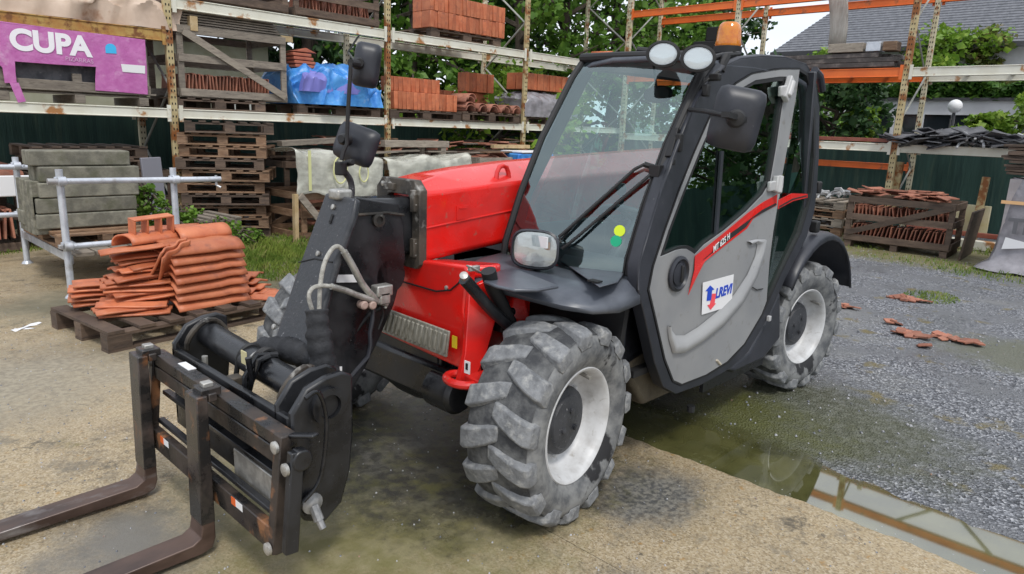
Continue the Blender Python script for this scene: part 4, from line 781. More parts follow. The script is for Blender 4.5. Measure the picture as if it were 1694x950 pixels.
# ================================================================ yard materials
POST = mat('rack_cream', (.50,.45,.29), (.60,.56,.42), ns=5, rough=.55, c3=(.30,.12,.035), n3=6, lo3=.53, hi3=.60, bump=.2, det=9)
POSTR = mat('rack_rusty', (.42,.33,.16), (.5,.42,.24), ns=5, rough=.6, c3=(.24,.085,.02), n3=4.5, lo3=.47, hi3=.56, bump=.3, det=9)
BEAMC = mat('beam_cream', (.62,.60,.50), (.68,.67,.58), ns=4, rough=.5, c3=(.36,.17,.06), n3=3.2, lo3=.57, hi3=.63, bump=.2, det=9)
BEAMR = mat('beam_rusty', (.42,.27,.08), (.34,.15,.035), ns=5, rough=.65, c3=(.18,.07,.02), n3=9, lo3=.5, hi3=.6, bump=.4, det=9)
ORG = mat('beam_orange', (.75,.16,.025), (.66,.13,.02), ns=3, rough=.45, c3=(.32,.10,.04), n3=5, lo3=.6, hi3=.68, det=9)
MAR = mat('beam_maroon', (.20,.045,.03), (.25,.08,.05), ns=5, rough=.5)
GALV = mat('galvanised', (.48,.51,.56), (.60,.63,.68), ns=9, rough=.35, metal=.35, bump=.1, c3=(.36,.36,.36), n3=5, lo3=.55, hi3=.65)
STRUT = mat('strut_grey', (.28,.29,.27), (.36,.36,.31), ns=6, rough=.5)
HOLE = mat('slot_black', (.01,.01,.01), rough=.9)
WOODD = mat('wood_dark', (.075,.05,.036), (.14,.095,.066), ns=5, lo=.35, hi=.65, rough=.7, c3=(.05,.035,.03), n3=11, lo3=.55, hi3=.7, bump=.5, bs=30, rnd=.35, st=(1,1,5), det=9)
WOODG = mat('wood_grey', (.19,.16,.13), (.29,.25,.20), ns=6, lo=.35, hi=.65, rough=.75, c3=(.10,.085,.07), n3=11, lo3=.55, hi3=.7, bump=.5, bs=30, rnd=.25, st=(1,1,5), det=9)
WOODB = mat('wood_brown', (.15,.08,.042), (.26,.165,.10), ns=6, lo=.35, hi=.65, rough=.7, c3=(.10,.06,.04), n3=10, lo3=.55, hi3=.7, bump=.5, bs=30, rnd=.3, st=(1,1,5), det=9)
WOODP = mat('wood_pale', (.42,.30,.15), (.5,.38,.22), ns=6, rough=.7, bump=.3, c3=(.2,.15,.1), n3=8, lo3=.6, hi3=.75)
TILE = mat('clay_tile', (.43,.115,.048), (.55,.185,.085), ns=5, lo=.35, hi=.65, rough=.5, c3=(.34,.11,.06), n3=11, lo3=.52, hi3=.7, bump=.3, bs=40, rnd=.2, det=8)
TILEO = mat('old_tile', (.27,.095,.06), (.38,.165,.105), ns=7, lo=.35, hi=.65, rough=.7, c3=(.20,.09,.06), n3=9, lo3=.52, hi3=.66, bump=.4, bs=40, rnd=.3, det=8)
BRK = mat('brick_red', (.34,.085,.05), (.46,.15,.085), ns=7, lo=.35, hi=.65, rough=.75, c3=(.42,.28,.2), n3=8, lo3=.6, hi3=.75, bump=.4, rnd=.3, det=8)
CBLK = mat('concrete_block', (.13,.125,.10), (.22,.21,.165), ns=9, rough=.85, c3=(.12,.12,.08), n3=5, lo3=.5, hi3=.65, bump=.6, bs=60, rnd=.15)
SLT = mat('slate', (.06,.062,.07), (.12,.12,.13), ns=9, rough=.6, bump=.5, rnd=.3, c3=(.2,.2,.2), n3=13, lo3=.6, hi3=.7)
NET = mat('green_netting', (.012,.042,.036), (.024,.065,.052), ns=2, rough=.8, bump=1.2, bs=9, st=(6,6,.4), c3=(.05,.085,.06), n3=1.5, lo3=.55, hi3=.7)
TARPB = mat('blue_tarp', (.035,.20,.58), (.09,.33,.72), ns=6, rough=.35, bump=1.4, bs=9, c3=(.25,.42,.7), n3=8, lo3=.58, hi3=.7)
TARPV = mat('violet_sheet', (.20,.20,.55), rough=.35, bump=.4, bs=7)
TARPP = mat('beige_tarp', (.50,.38,.29), (.60,.47,.37), ns=3, rough=.5, bump=.5, bs=6, c3=(.36,.2,.12), n3=3, lo3=.58, hi3=.7)
def film(name, c, alpha, rough=.25):
    m = mat(name, c, tuple(min(1,k*1.25) for k in c), ns=8, rough=rough, bump=.9, bs=12); b = m.node_tree.nodes['Principled BSDF']
    N, L = m.node_tree.nodes, m.node_tree.links; n = N.new('ShaderNodeTexNoise'); n.inputs['Scale'].default_value = 7; n.inputs['Detail'].default_value = 5
    r = N.new('ShaderNodeMapRange'); r.inputs[1].default_value = .3; r.inputs[2].default_value = .7; r.inputs[3].default_value = alpha-.25; r.inputs[4].default_value = min(1,alpha+.25); L.new(n.outputs[0], r.inputs[0]); L.new(r.outputs[0], b.inputs['Alpha']); return m
FILM = film('clear_film', (.55,.55,.48), .60, .14); FILMG = film('grey_film', (.27,.26,.28), .9)
# ================================================================ pallet racking
def rack_post(b, hb, p, z1, ax, z0=0., w=.085, d=.06):
    # ax: unit vector along the aisle (width); posts face the aisle
    ax = V(ax); nn = ax.cross(V((0,0,1))); c = V((p[0],p[1],0))
    M = Matrix((ax, nn, V((0,0,1)))).transposed()
    b.box(c+V((0,0,(z0+z1)/2)), (w,d,z1-z0), M)
    z = z0+.15
    while z < z1-.05:
        for s in (-1,1): hb.box(c+ax*s*.018+V((0,0,z)), (.012,d+.006,.026), M)
        z += .075
def brace_frame(b, p, q, z1, r=.016):
    z = .35; k = 0
    while z < z1-.3:
        a, c = (p, q) if k % 2 == 0 else (q, p); b.tube([(a[0],a[1],z),(c[0],c[1],z+.75)], r, 6); z += .75; k += 1
RL = thing('pallet_rack', 'cream rusty pallet racking running along the left, loaded with crates and tiles', 'storage rack', (-4.5,-7.15,0), 0, 'pallet racks round the yard')
LF, LB = -6.6, -7.7
LX = [1.72,-1.42,-4.58,-7.62,-10.70]
for i, x in enumerate(LX):
    for yy in (LF, LB):
        b = MB(); h = MB(); rack_post(b, h, (x,yy), 4.9, (1,0,0)); po = b.build('post', POSTR if (i in (1,2,3) and yy == LF) else POST, RL, bevel=.006); h.build('slots', HOLE, po)
        b = MB(); b.box((x,yy,.006),(.16,.13,.012)); b.build('foot_plate', POSTR, po)
    b = MB(); brace_frame(b, (x,LF-.05), (x,LB+.05), 4.7); b.build('brace', STRUT, RL, smooth=True)
def lbeam(x0, x1, y, z, h, m, par=RL, nm='beam', d=.05):
    b = MB(); b.box(((x0+x1)/2, y, z), (abs(x1-x0)-.09, d, h)); b.box(((x0+x1)/2, y, z-h/2+.008), (abs(x1-x0)-.092, d+.03, .014)); b.box(((x0+x1)/2, y, z+h/2-.008), (abs(x1-x0)-.092, d+.02, .014))
    o = b.build(nm, m, par, bevel=.006)
    c = MB(); [c.box((xx, y+.035*(1 if y > -7 else -1), z), (.045,.012,h+.08)) for xx in (x0-.07*(1 if x0 > x1 else -1), x1+.07*(1 if x0 > x1 else -1))]; c.each('end_plate', m, o)
for i in range(4):
    a, c = LX[i], LX[i+1]
    for yy in (LF+.02, LB-.02):
        lbeam(a, c, yy, 1.535, .115, BEAMC)
        if i == 0: lbeam(a, c, yy, 2.42, .13, BEAMR)
        else: lbeam(a, c, yy, 2.80, .13, BEAMC)
    b = MB(); [b.box((a+(c-a)*f, -7.15, 1.56), (.06,1.06,.03)) for f in (.2,.4,.6,.8)]; b.each('cross_bar', STRUT, RL)
RR_ = thing('pallet_rack', 'tall pallet racking across the back of the yard with bright orange upper beams', 'storage rack', (-10.95,-2,0), 0, 'pallet racks round the yard')
RF, RB = -10.4, -11.5
RY = [-6.35,-4.0,-1.08,1.95]
for i, yy in enumerate(RY):
    for x in (RF, RB):
        b = MB(); h = MB(); rack_post(b, h, (x,yy), 4.95, (0,1,0), w=.10 if x == RF else .08); po = b.build('post', POSTR if yy == -1.08 and x == RF else POST, RR_, bevel=.006); h.build('slots', HOLE, po)
    b = MB(); brace_frame(b, (RF-.05,yy), (RB+.05,yy), 4.9); b.build('brace', STRUT, RR_, smooth=True)
def rbeam(y0, y1, x, z, h, m, d=.05):
    b = MB(); b.box((x, (y0+y1)/2, z), (d, abs(y1-y0)-.09, h)); b.box((x, (y0+y1)/2, z-h/2+.008), (d+.03, abs(y1-y0)-.092, .014)); b.box((x, (y0+y1)/2, z+h/2-.008), (d+.02, abs(y1-y0)-.092, .014)); o = b.build('beam', m, RR_, bevel=.006)
    c = MB(); [c.box((x+.035*(1 if x == RF else -1), q, z), (.012,.045,h+.08)) for q in (min(y0,y1)+.07, max(y0,y1)-.07)]; c.each('end_plate', m, o)
for i in range(3):
    a, c = RY[i], RY[i+1]
    for x in (RF, RB):
        rbeam(a, c, x, 3.83, .13, ORG)
        rbeam(a, c, x, 2.59, .14, ORG if i < 2 else BEAMC)
        rbeam(a, c, x, 1.43, .13, BEAMC)
        rbeam(a, c, x, 4.80, .14, ORG); rbeam(a, c, x, 4.30, .07, MAR)
    if i < 2: rbeam(a, c, RB, 1.10, .11, ORG)
    b = MB(); m_ = (a+c)/2; b.tube([(RF,m_-.1,4.33),(RF,m_-.6,4.75)],.03,6); b.tube([(RF,m_+.3,4.33),(RF,m_+.8,4.75)],.03,6); b.build('brace', STRUT, RR_)
    b = MB(); [b.box((-10.95, a+(c-a)*f, z), (1.06,.06,.03)) for f in (.2,.4,.6,.8) for z in (1.46,2.62)]; b.each('cross_bar', STRUT, RR_)
# green netting fences behind the racks
def net_fence(p0, p1, h, label):
    p0, p1 = V(p0), V(p1); d = p1-p0; L_ = d.length; u = d.normalized(); nn = u.cross(V((0,0,1)))
    f = thing('netting_fence', label, 'fence', tuple((p0+p1)/2), 0, 'green netting fences')
    b = MB(); n = int(L_/.12); rr = random.Random(5)
    b.grid([[p0+u*(L_*k/n)+nn*(.012*math.sin(k*1.3)+rr.uniform(-.004,.004))+V((0,0,z+.01*math.sin(k*.35) if z > h-.1 else z)) for z in (0,h*.33,h*.66,h)] for k in range(n+1)]); b.build('netting', NET, f, solid=.004)
    for k in range(int(L_/2.5)+1):
        b = MB(); q = p0+u*(2.5*k+.05)-nn*.05; b.tube([q, q+V((0,0,h+.08))], .024, 8); b.build('post', STRUT, f)
net_fence((3.5,-8.35,0), (-12.3,-8.35,0), 1.52, 'dark green netting fence standing behind the left racking')
net_fence((-12.35,-8.3,0), (-12.35,9,0), 1.44, 'dark green netting fence standing behind the rack with orange beams')
ORD = 'first second third fourth fifth sixth seventh eighth ninth tenth eleventh twelfth thirteenth fourteenth fifteenth sixteenth seventeenth eighteenth nineteenth twentieth'.split(); ORD += ['twenty-'+q for q in ORD[:9]]+['thirtieth']
# ================================================================ loads
WORLD[0] = False                                            # from here prototypes are built in their own coordinates
def pallet_proto(L_=1.2, W_=.8, H=.135, m=WOODD, name='pallet', seed=1, label='', group='wooden pallets'):
    t = thing(name, label, 'pallet', (0,0,0), 0, group); rr = random.Random(seed)
    b = MB(); n = 7
    for k in range(n): b.box((-L_/2+.05+(L_-.1)*k/(n-1)+rr.uniform(-.006,.006), rr.uniform(-.008,.008), H-.009+rr.uniform(-.002,.002)), (.095,W_,.018), Matrix.Rotation(rr.uniform(-.01,.01),3,'Z'))
    b.build('deck_boards', m, t)
    b = MB(); [b.box((0,y,H-.030),(L_,.09,.018)) for y in (-W_/2+.05,0,W_/2-.05)]; b.each('stringer_board', m, t)
    b = MB(); [b.box((x,y,.0565),(.14,.09,.035+.0)) or b.box((x,y,.058),(.14,.09,.076)) for x in (-L_/2+.07,0,L_/2-.07) for y in (-W_/2+.052,0,W_/2-.052)]
    b = MB(); [b.box((x,y,.0575),(.14,.09,.075)) for x in (-L_/2+.071,0,L_/2-.071) for y in (-W_/2+.051,0,W_/2-.051)]; b.each('block', m, t)
    b = MB(); [b.box((0,y,.0095),(L_,.092,.018)) for y in (-W_/2+.051,0,W_/2-.051)]; b.each('bottom_board', m, t)
    return t
PD = pallet_proto(label='dark wooden pallet on the concrete holding the pile of new clay tiles'); PG = None
def pallet(x, y, z, rz, label, group='wooden pallets', s=(1,1,1), m=None, tilt=(0,0)):
    o = dup(PD, (x,y,z), (tilt[0],tilt[1],rz), label, group); o.scale = s
    if m:
        for c in o.children:
            c.data = pal_mesh(c, m)
    return o
PM = {}
def pal_mesh(c, m):
    k = (c.data.name, m.name)
    if k not in PM: me = c.data.copy(); me.materials[0] = m; PM[k] = me
    return PM[k]
# --- the near pallet with tiles
PD.location = (.08,-2.91,0); PD.rotation_euler = (0,0,math.radians(7)); PD.scale = (1.10,1.12,1.1)
def tile_shape(L_=.42, W_=.30, th=.016, rolls=2, amp=.018, drop=0):
    b = MB(); G = []; n = 16
    for i in range(n+1):
        u = i/n; x = -W_/2+W_*u; z = amp*(.5-.5*math.cos(u*2*math.pi*rolls))**1.3
        G.append([V((x, -L_/2+L_*k/6, z+.003*math.sin(k*1.1))) for k in range(7)])
    b.grid(G); return b
def tile_obj(b, name, label, group, m=TILE, solid=.014):
    o = b.build(name, m, None, smooth=True, solid=solid, ang=50); tag(o, label, 'roof tile', group); return o
rt = random.Random(21)
flat = tile_obj(tile_shape(.44,.27), 'roof_tile', 'flat ribbed clay roof tile in the slumped left stack on the near pallet', 'ribbed tiles in the slumped stack')
z = .155; first = True
base = V((.36,-2.77))
for k in range(13):
    o = flat if first else flat.copy()
    if not first: COL.objects.link(o)
    first = False
    o['label'] = 'ribbed clay tile, %s from the bottom of the slumped left stack' % ORD[k]
    dx = .0 + (.05*math.sin(k*1.1)) + (k*.004 if k < 6 else 0); a = math.radians(74+rt.uniform(-14,12)+(k*1.5))
    o.location = (base.x-.02*k*.6+dx+rt.uniform(-.03,.03), base.y-.018*k+rt.uniform(-.03,.03), z+k*.0305); o.rotation_euler = (math.radians(rt.uniform(-2,5)), math.radians(rt.uniform(-6,2)), a)
for k in range(5):                                           # second heap behind it
    o = flat.copy(); COL.objects.link(o); o['label'] = 'ribbed clay tile, %s up in the low heap behind the slumped stack' % ORD[k]; o.location = (base.x+.10+rt.uniform(-.03,.03), base.y-.36, z+.02+k*.034); o.rotation_euler = (0, math.radians(-4), math.radians(80+rt.uniform(-10,10)))
for k, (x, y, zz, rx, ry, rz_) in enumerate([(.15,-2.82,.45,.9,.25,.5),(.10,-2.80,.42,1.0,.35,.4)]):
    o = flat.copy(); COL.objects.link(o); o.location = (x,y,zz); o.rotation_euler = (rx,ry,rz_); o['label'] = 'ribbed clay tile wedged upright between the stacks, %s one' % ['front','rear'][k]; o['group'] = 'tiles wedged between the stacks'
o = flat.copy(); COL.objects.link(o); o.location = (.31,-2.92,.575); o.rotation_euler = (.10,-.10,1.35); o['label'] = 'clay tile lying flat on top of the slumped left stack'; del o['group']
# curved ridge-like tiles stacked square
def curved(L_=.56, D=.34, drop=.075):
    b = MB(); G = []
    for i in range(13):
        u = i/12; y = D*(u-.5); f = max(0,(u-.55)/.45); zz = drop*(1-f**2.2) + .004*math.sin(u*9)
        G.append([V((-L_/2+L_*k/10, y, zz + (.006 if k in (2,3) else 0))) for k in range(11)])
    b.grid(G); return b
cv = tile_obj(curved(), 'ridge_tile', 'smooth rounded clay tile in the neat square stack on the near pallet', 'rounded tiles in the neat stack')
cvb = V((-.12,-2.79))
for k in range(7):
    o = cv if k == 0 else cv.copy()
    if k: COL.objects.link(o)
    o['label'] = 'smooth rounded clay tile, %s from the bottom of the neat square stack' % ORD[k]
    o.location = (cvb.x+rt.uniform(-.008,.008), cvb.y-.03*k*.4, .145+k*.066); o.rotation_euler = (0, math.radians(rt.uniform(-1,1)), math.radians(5+rt.uniform(-2,2)))
for k, (x, y, zz, rx, ry, rz_, lb) in enumerate([(-.20,-3.02,.62,.02,.08,.12,'rounded clay tile with a scalloped edge lying on the neat stack, right one'),(.18,-3.02,.60,.0,-.12,.35,'rounded clay tile lying over both stacks, under the hollow block'),(-.05,-3.20,.60,.1,.25,-.6,'rounded clay tile turned askew at the back of the top layer')]):
    b = MB(); G = []
    for i in range(13):
        u = i/12; a = math.pi*u; G.append([V((.12*-math.cos(a)*(1-.1*kk/8), -.2+.4*kk/8, .075*math.sin(a)**.8)) for kk in range(9)])
    b.grid(G)
    o = tile_obj(b, 'ridge_tile', lb, 'loose tiles on the stacks'); o.location = (x,y,zz); o.rotation_euler = (rx,ry,rz_+1.5)
for k, (x, y, zz, rz_) in enumerate([(-.50,-2.95,.15,.3),(-.46,-2.98,.18,.5),(-.49,-3.06,.215,.2),(-.47,-3.12,.25,.6),(-.62,-2.66,.15,.75)]):
    o = flat.copy(); COL.objects.link(o); o.location = (x,y,zz); o.rotation_euler = (.03,.05,rz_); o['label'] = 'loose flat clay tile at the right end of the near pallet, %s up' % ORD[k]; o['group'] = 'loose tiles at the right end'
b = MB(); L_, Wd, Hh = .30,.15,.09                            # hollow clay block
for y in (-Wd/2+.006, Wd/2-.006): b.box((0,y,0),(L_,.012,Hh))
for x in (-L_/2+.006,-.05,.05,L_/2-.006): b.box((x,0,0),(.012,Wd-.024,Hh-.002))
o = b.build('hollow_block', TILE, None, bevel=.003); o.location = (.16,-2.98,.72); o.rotation_euler = (1.45,.04,.18); tag(o, 'hollow perforated clay block balanced on top of the tile stacks', 'clay block')
# --- scaffold tube stand with kerb blocks
WORLD[0] = True
S = thing('scaffold_stand', 'low stand of galvanised scaffold tubes carrying grey kerb blocks', 'stand', (0,-5,0))
fx0, fx1, ya, yb = .44, -.44, -4.12, -5.88
for (x, yy) in ((fx0,ya),(fx1,ya),(fx0-.06,yb),(fx1-.1,yb)):
    b = MB(); b.tube([(x,yy,0),(x,yy,1.06)], .028, 14); po = b.build('post', GALV, S, smooth=True); b = MB(); b.lathe([(.055,0),(.05,.01),(.034,.03)], (x,yy,.0),(0,0,1),14); b.build('foot', GALV, po, smooth=True)
def rail(p, q): b = MB(); b.tube([p,q], .0245, 14); return b.build('rail', GALV, S, smooth=True)
rail((.54,ya+.055,.97),(-.84,ya+.055,.955)); rail((.46,ya+.055,.44),(-.84,ya+.055,.445)); rail((1.4,yb+.055,.99),(-.36,yb+.055,.95)); rail((1.4,yb+.055,.52),(.1,yb+.055,.50)); rail((.36,ya-.02,.42),(.33,yb,.42)); rail((fx1+.05,ya-.02,.40),(fx1,yb,.40))
b = MB(); b.tube([(-.80,ya+.055,.99),(-.80,ya+.055,.90)], .012, 8); b.tube([(-.80,ya+.055,.90),(-.83,ya+.08,.88)], .01, 8); b.build('hook', GALV, S)
for (x, yy, z) in ((fx0,ya,.97),(fx1,ya,.96),(fx0,ya,.44),(fx1,ya,.44),(fx0-.06,yb,.98),(fx0-.06,yb,.52)):
    b = MB(); b.lathe([(.04,-.03),(.042,0),(.04,.03)], (x,yy,z),(0,0,1),14); b.lathe([(.036,-.03),(.036,.03)], (x,yy+.055,z),(1,0,0),14); b.box((x+.05,yy+.03,z),(.03,.05,.03)); b.lathe([(.012,0),(.012,.03)],(x-.05,yy+.05,z),(0,1,0),8); b.build('coupler', GALV, S, bevel=.004)
b = MB(); [b.box((.30-.16*k,-5.0,.345+.002*(k%2)),(.145,1.66,.035)) for k in range(5)]; b.build('deck_boards', WOODG, S, bevel=.004)
b = MB(); b.box((.40,-5.0,.31),(.012,1.7,.07)); b.box((-.40,-5.0,.31),(.012,1.7,.07)); b.build('edge_angle', GALV, S)
WORLD[0] = False
pallet(.05,-5.02,.366,math.radians(90), 'brown wooden pallet on the scaffold stand under the kerb blocks', m=WOODB, s=(1.05,.95,.9))
blk = MB(); blk.box((0,0,0),(.80,.115,.130)); kb = blk.build('kerb_block', CBLK, None, bevel=.012, seg=3); tag(kb, 'grey concrete kerb block stacked on the scaffold stand', 'kerb block', 'kerb blocks on the scaffold stand')
rb = random.Random(4); first = True
for lv in range(5):
    for k in range(5 if lv < 3 else (3 if lv == 3 else 2)):
        o = kb if first else kb.copy()
        if not first: COL.objects.link(o)
        first = False; o['label'] = 'grey kerb block in the %s layer of the stack, %s row from the front' % (['bottom','second','third','fourth','top'][lv], ORD[k])
        o.location = (.12-.02*lv+rb.uniform(-.02,.02)-(.0 if lv < 4 else .0), -4.72-.125*k-(.04 if lv > 3 else 0), .57+.136*lv); o.rotation_euler = (0,0,rb.uniform(-.02,.02))
        if lv == 4: o.location.x += .06
for k in range(8):
    o = kb.copy(); COL.objects.link(o); o.location = (.46+.0*k, -4.78-.13*(k % 4), .62+.13*(k//4)); o.rotation_euler = (1.57,0,1.57) if 0 else (0,1.57,0); o.scale = (.42,1,1); o['label'] = 'short kerb block on end left of the stack, %s row, %s' % (ORD[k%4], ['lower','upper'][k//4]); o['group'] = 'upright kerb blocks'; o.location.z += .0
# --- crates
def crate(name, label, L_, D, H, x, y, z, rz, m=WOODG, brace=1, mid=True, cat='crate', group='tile crates'):
    t = thing(name, label, cat, (x,y,z), rz, group)
    for sx in (-1,1):
        for sy in (-1,1):
            b = MB(); b.box((sx*(L_/2-.03),sy*(D/2-.02),H/2),(.075,.035,H)); b.build('corner_post', m, t, bevel=.003)
    for sy in (-1,1):
        for k, z_ in enumerate([H-.05, .06]+([H*.55] if mid else [])):
            b = MB(); b.box((0,sy*(D/2+.008),z_),(L_,.02,.09)); b.build('side_board', m, t, bevel=.002)
        if brace and sy*brace > 0 or brace == 2:
            b = MB(); b.beam((-L_/2+.05,sy*(D/2+.027),H-.06),(L_/2-.05,sy*(D/2+.027),.07),.016,.08,(0,0,1)); b.build('diagonal_brace', m, t, bevel=.002)
    for sx in (-1,1):
        for z_ in (H-.05,H*.55,.06): b = MB(); b.box((sx*(L_/2+.008),0,z_),(.02,D-.08,.09)); b.build('end_board', m, t, bevel=.002)
    b = MB(); b.box((0,0,.012),(L_-.05,D-.05,.02)); b.build('floor', m, t); return t
edge_tile = MB(); edge_tile.box((0,0,0),(.016,.36,.24)); edge_tile.box((.011,0,.115),(.022,.36,.012)); et = edge_tile.build('roof_tile', TILEO, None, bevel=.002)
ET = [et]
def edge_row(cx, cy, z, rz, n, pitch, label, group, s=1, jit=.1, lean=0., m=None, first=None):
    rr = random.Random(int(abs(cx*100)+n)); R = Matrix.Rotation(rz,3,'Z')
    for k in range(n):
        if ET: o = ET.pop()
        else: o = et.copy(); COL.objects.link(o)
        p = V((cx,cy,z)) + R @ V(((k-(n-1)/2)*pitch, rr.uniform(-.01,.01), rr.uniform(-.01,.01))); o.location = p; o.rotation_euler = (0, lean+rr.uniform(-jit,jit), rz); o.scale = (s,s,s); tag(o, label+', '+ORD[k]+' from one end', 'roof tile', group)
crate('tile_crate', 'weathered open crate of thin tiles on the rack beside the pink wrapped load', 1.40,1.0,.84, -2.22,-7.10,1.735,0, WOODG, brace=0)
c_ = MB(); c_.beam((-1.58,-6.555,2.50),(-2.88,-6.555,1.80),.016,.085,(0,0,1))
cr0 = bpy.data.objects['tile_crate']; c_.v = [q-V((-2.22,-7.10,1.735)) for q in c_.v]; c_.build('diagonal_brace', WOODG, cr0, bevel=.002)
edge_row(-2.15,-6.84,1.90,0,26,.043,'thin red tile in front row of the weathered rack crate','tiles in the rack crate', jit=.12)
edge_row(-2.15,-7.24,1.90,0,26,.043,'red tile in back row of the weathered rack crate','tiles in the rack crate back row', jit=.12)
pallet(-2.0,-7.1,1.595,0,'dark wide pallet on the rack beam under the weathered tile crate', s=(1.0,1.3,1)); pallet(-2.95,-7.1,1.597,0,'dark pallet on the rack beam between crate and blue tarp', s=(.72,1.3,.98)) if 0 else None
# pallet stack below
for k in range(10):
    rr = random.Random(k+50); pallet(-2.05+rr.uniform(-.05,.05), -6.62+rr.uniform(-.05,.05), .002+k*.1465, math.radians(-28+rr.uniform(-7,7)), 'empty brown pallet, %s from the ground in the tall stack under the left rack' % ORD[k], 'tall stack of pallets', m=WOODB if k % 3 else None, s=(.85,1.1,1.05))
# near right of the first row: crates under plastic
crate('tile_crate', 'old crate of clay tiles under the clear plastic sheet beside the pallet stack', 1.25,.9,.62, -3.15,-6.10,.0,.05, WOODB, brace=-1)
crate('tile_crate', 'old crate under the plastic sheet behind the red machine', 1.25,.9,.95, -4.75,-6.15,.0,0, WOODG, brace=0)
edge_row(-3.15,-5.85,.62,0,1,.05,'broken','x') if 0 else None
for k in range(9):
    rr = random.Random(k+90); o = et.copy(); COL.objects.link(o); o.rotation_euler = (rr.uniform(-.1,.1),1.57+rr.uniform(-.1,.1),rr.uniform(-.5,.5)); o.location = (-2.85-.28*(k%3)+rr.uniform(-.05,.05), -5.95+rr.uniform(-.05,.05), .20+.14*(k//3)); tag(o,'loose clay tile lying flat in the plastic-covered crate','roof tile','tiles in the plastic-covered crate')
b = MB(); b.beam((-2.45,-5.50,.60),(-2.95,-5.52,.02),.03,.09,(0,0,1)); o = b.build('leaning_plank', WOODG, None, bevel=.003); tag(o, 'grey plank leaning on the crate beside the pallet stack', 'plank')
b = MB(); b.beam((-2.38,-5.50,.0),(-2.40,-5.52,.62),.07,.05,(1,0,0)); o = b.build('upright_post', WOODP, None, bevel=.003); tag(o, 'pale square timber post standing beside the pallet stack', 'timber post')
def drape(name, label, cat, P00, P10, nx, nz_, top, drop, m, amp=.03, seed=1, parent=None, under=.25):
    # sheet over a load: from the back over the top and down the front; P00-P10 the front top edge
    P00, P10 = V(P00), V(P10); u = (P10-P00); nn = V((u.y,-u.x,0)).normalized(); 
    if nn.dot(CAM-P00) < 0: nn = -nn
    G = []; rr = random.Random(seed)
    for i in range(nx+1):
        row = []; f = i/nx; e = P00+u*f
        for j in range(nz_+1):
            g_ = j/nz_
            if g_ < .3: p = e - nn*(top*(1-g_/.3))
            else: p = e + V((0,0,-drop*(g_-.3)/.7*(1+.10*math.sin(f*9+seed)))) + nn*.03
            q = mnoise.noise_vector(p*3.1+V((seed,0,0)))*amp + mnoise.noise_vector(p*9+V((seed,0,0)))*amp*.45; row.append(p+q+V((0,0,.02*math.sin(f*13+seed) if g_ < .35 else 0)))
        G.append(row)
    b = MB(); b.grid(G); o = b.build(name, m, parent, smooth=True, ang=80, fix=False, solid=.002); 
    if not parent: tag(o, label, cat)
    return o
WORLD[0] = True
drape('plastic_sheet', 'milky plastic sheet with yellow tape draped over the crate by the pallet stack', 'plastic sheet', (-2.44,-5.58,1.16), (-3.75,-5.62,1.05), 30, 18, .75, .58, FILM, .045, 3)
drape('plastic_sheet', 'crumpled clear plastic sheet over the crates behind the red boom', 'plastic sheet', (-3.85,-5.62,1.02), (-5.45,-5.68,1.06), 34, 18, .7, .75, FILM, .06, 8)
TAPE = mat('yellow_tape', (.62,.62,.30), rough=.5)
b = MB(); b.box((-2.62,-5.535,.90),(.04,.004,.5)); tag(b.build('tape_strip', TAPE, None), 'vertical yellow tape strip on the milky plastic sheet', 'tape')
for (cx_, cz_, rx_, rz_) in ((-3.06,.90,.10,.17),(-3.42,.86,.07,.12)):
    b = MB(); b.tube([V((cx_+rx_*math.cos(a),-5.535,cz_+rz_*math.sin(a))) for a in [k*math.pi/12 for k in range(24)]], .010, 6, closed=True); tag(b.build('tape_loop', TAPE, None, smooth=True), 'oval loop of pale tape on the milky plastic, %s one' % ('larger' if rx_ > .08 else 'smaller'), 'tape')
WORLD[0] = False
b = MB(); b.box((-4.9,-6.3,1.22),(1.25,.12,.10)); b.box((-5.42,-6.3,.9),(.10,.10,.6)); b.box((-5.1,-6.4,.9),(.06,.06,.6)); o = b.build('timber_rail', WOODG, None, bevel=.004); tag(o, 'heavy grey timber rail across the crate tops behind the boom', 'timber')
b = MB(); b.box((-3.35,-6.25,1.25),(1.5,.14,.07),Matrix.Rotation(.06,3,'Y')); o = b.build('timber_rail', WOODG, None, bevel=.004); tag(o, 'rough mossy timber lying over the milky plastic sheet', 'timber')
crate('tile_crate', 'low crate of broken tiles beside the blue bin', .75,.6,.32, -6.15,-6.1,.72,0, WOODG, brace=0, mid=False)
crate('tile_crate', 'worn crate standing on the ground under the low crate of broken tiles', 1.7,.9,.70, -6.5,-6.15,.0,0, WOODB, brace=0)
for k in range(6):
    o = et.copy(); COL.objects.link(o); o.rotation_euler = (.1,1.5+.1*k,k*.7); o.location = (-6.0-.08*k,-6.05,1.02+.02*(k%3)); tag(o,'broken clay tile on the low crate beside the blue bin','roof tile','broken tiles by the blue bin')
b = MB(); b.prism([(-6.62,-5.75,.70),(-7.42,-5.75,.70),(-7.48,-5.70,1.10),(-6.58,-5.70,1.10)],(0,-.5,0)); t = b.build('blue_bin', TARPB, None, bevel=.02); tag(t, 'blue plastic bin with a white lid in front of the rack', 'bin')
b = MB(); b.box((-7.05,-5.95,1.125),(.80,.52,.03)); b.build('lid', WHITE, t, bevel=.008)
b = MB(); b.box((-6.9,-6.2,1.20),(.9,.08,.06)); tag(b.build('plank', WOODP, None), 'pale plank lying above the blue bin', 'plank')
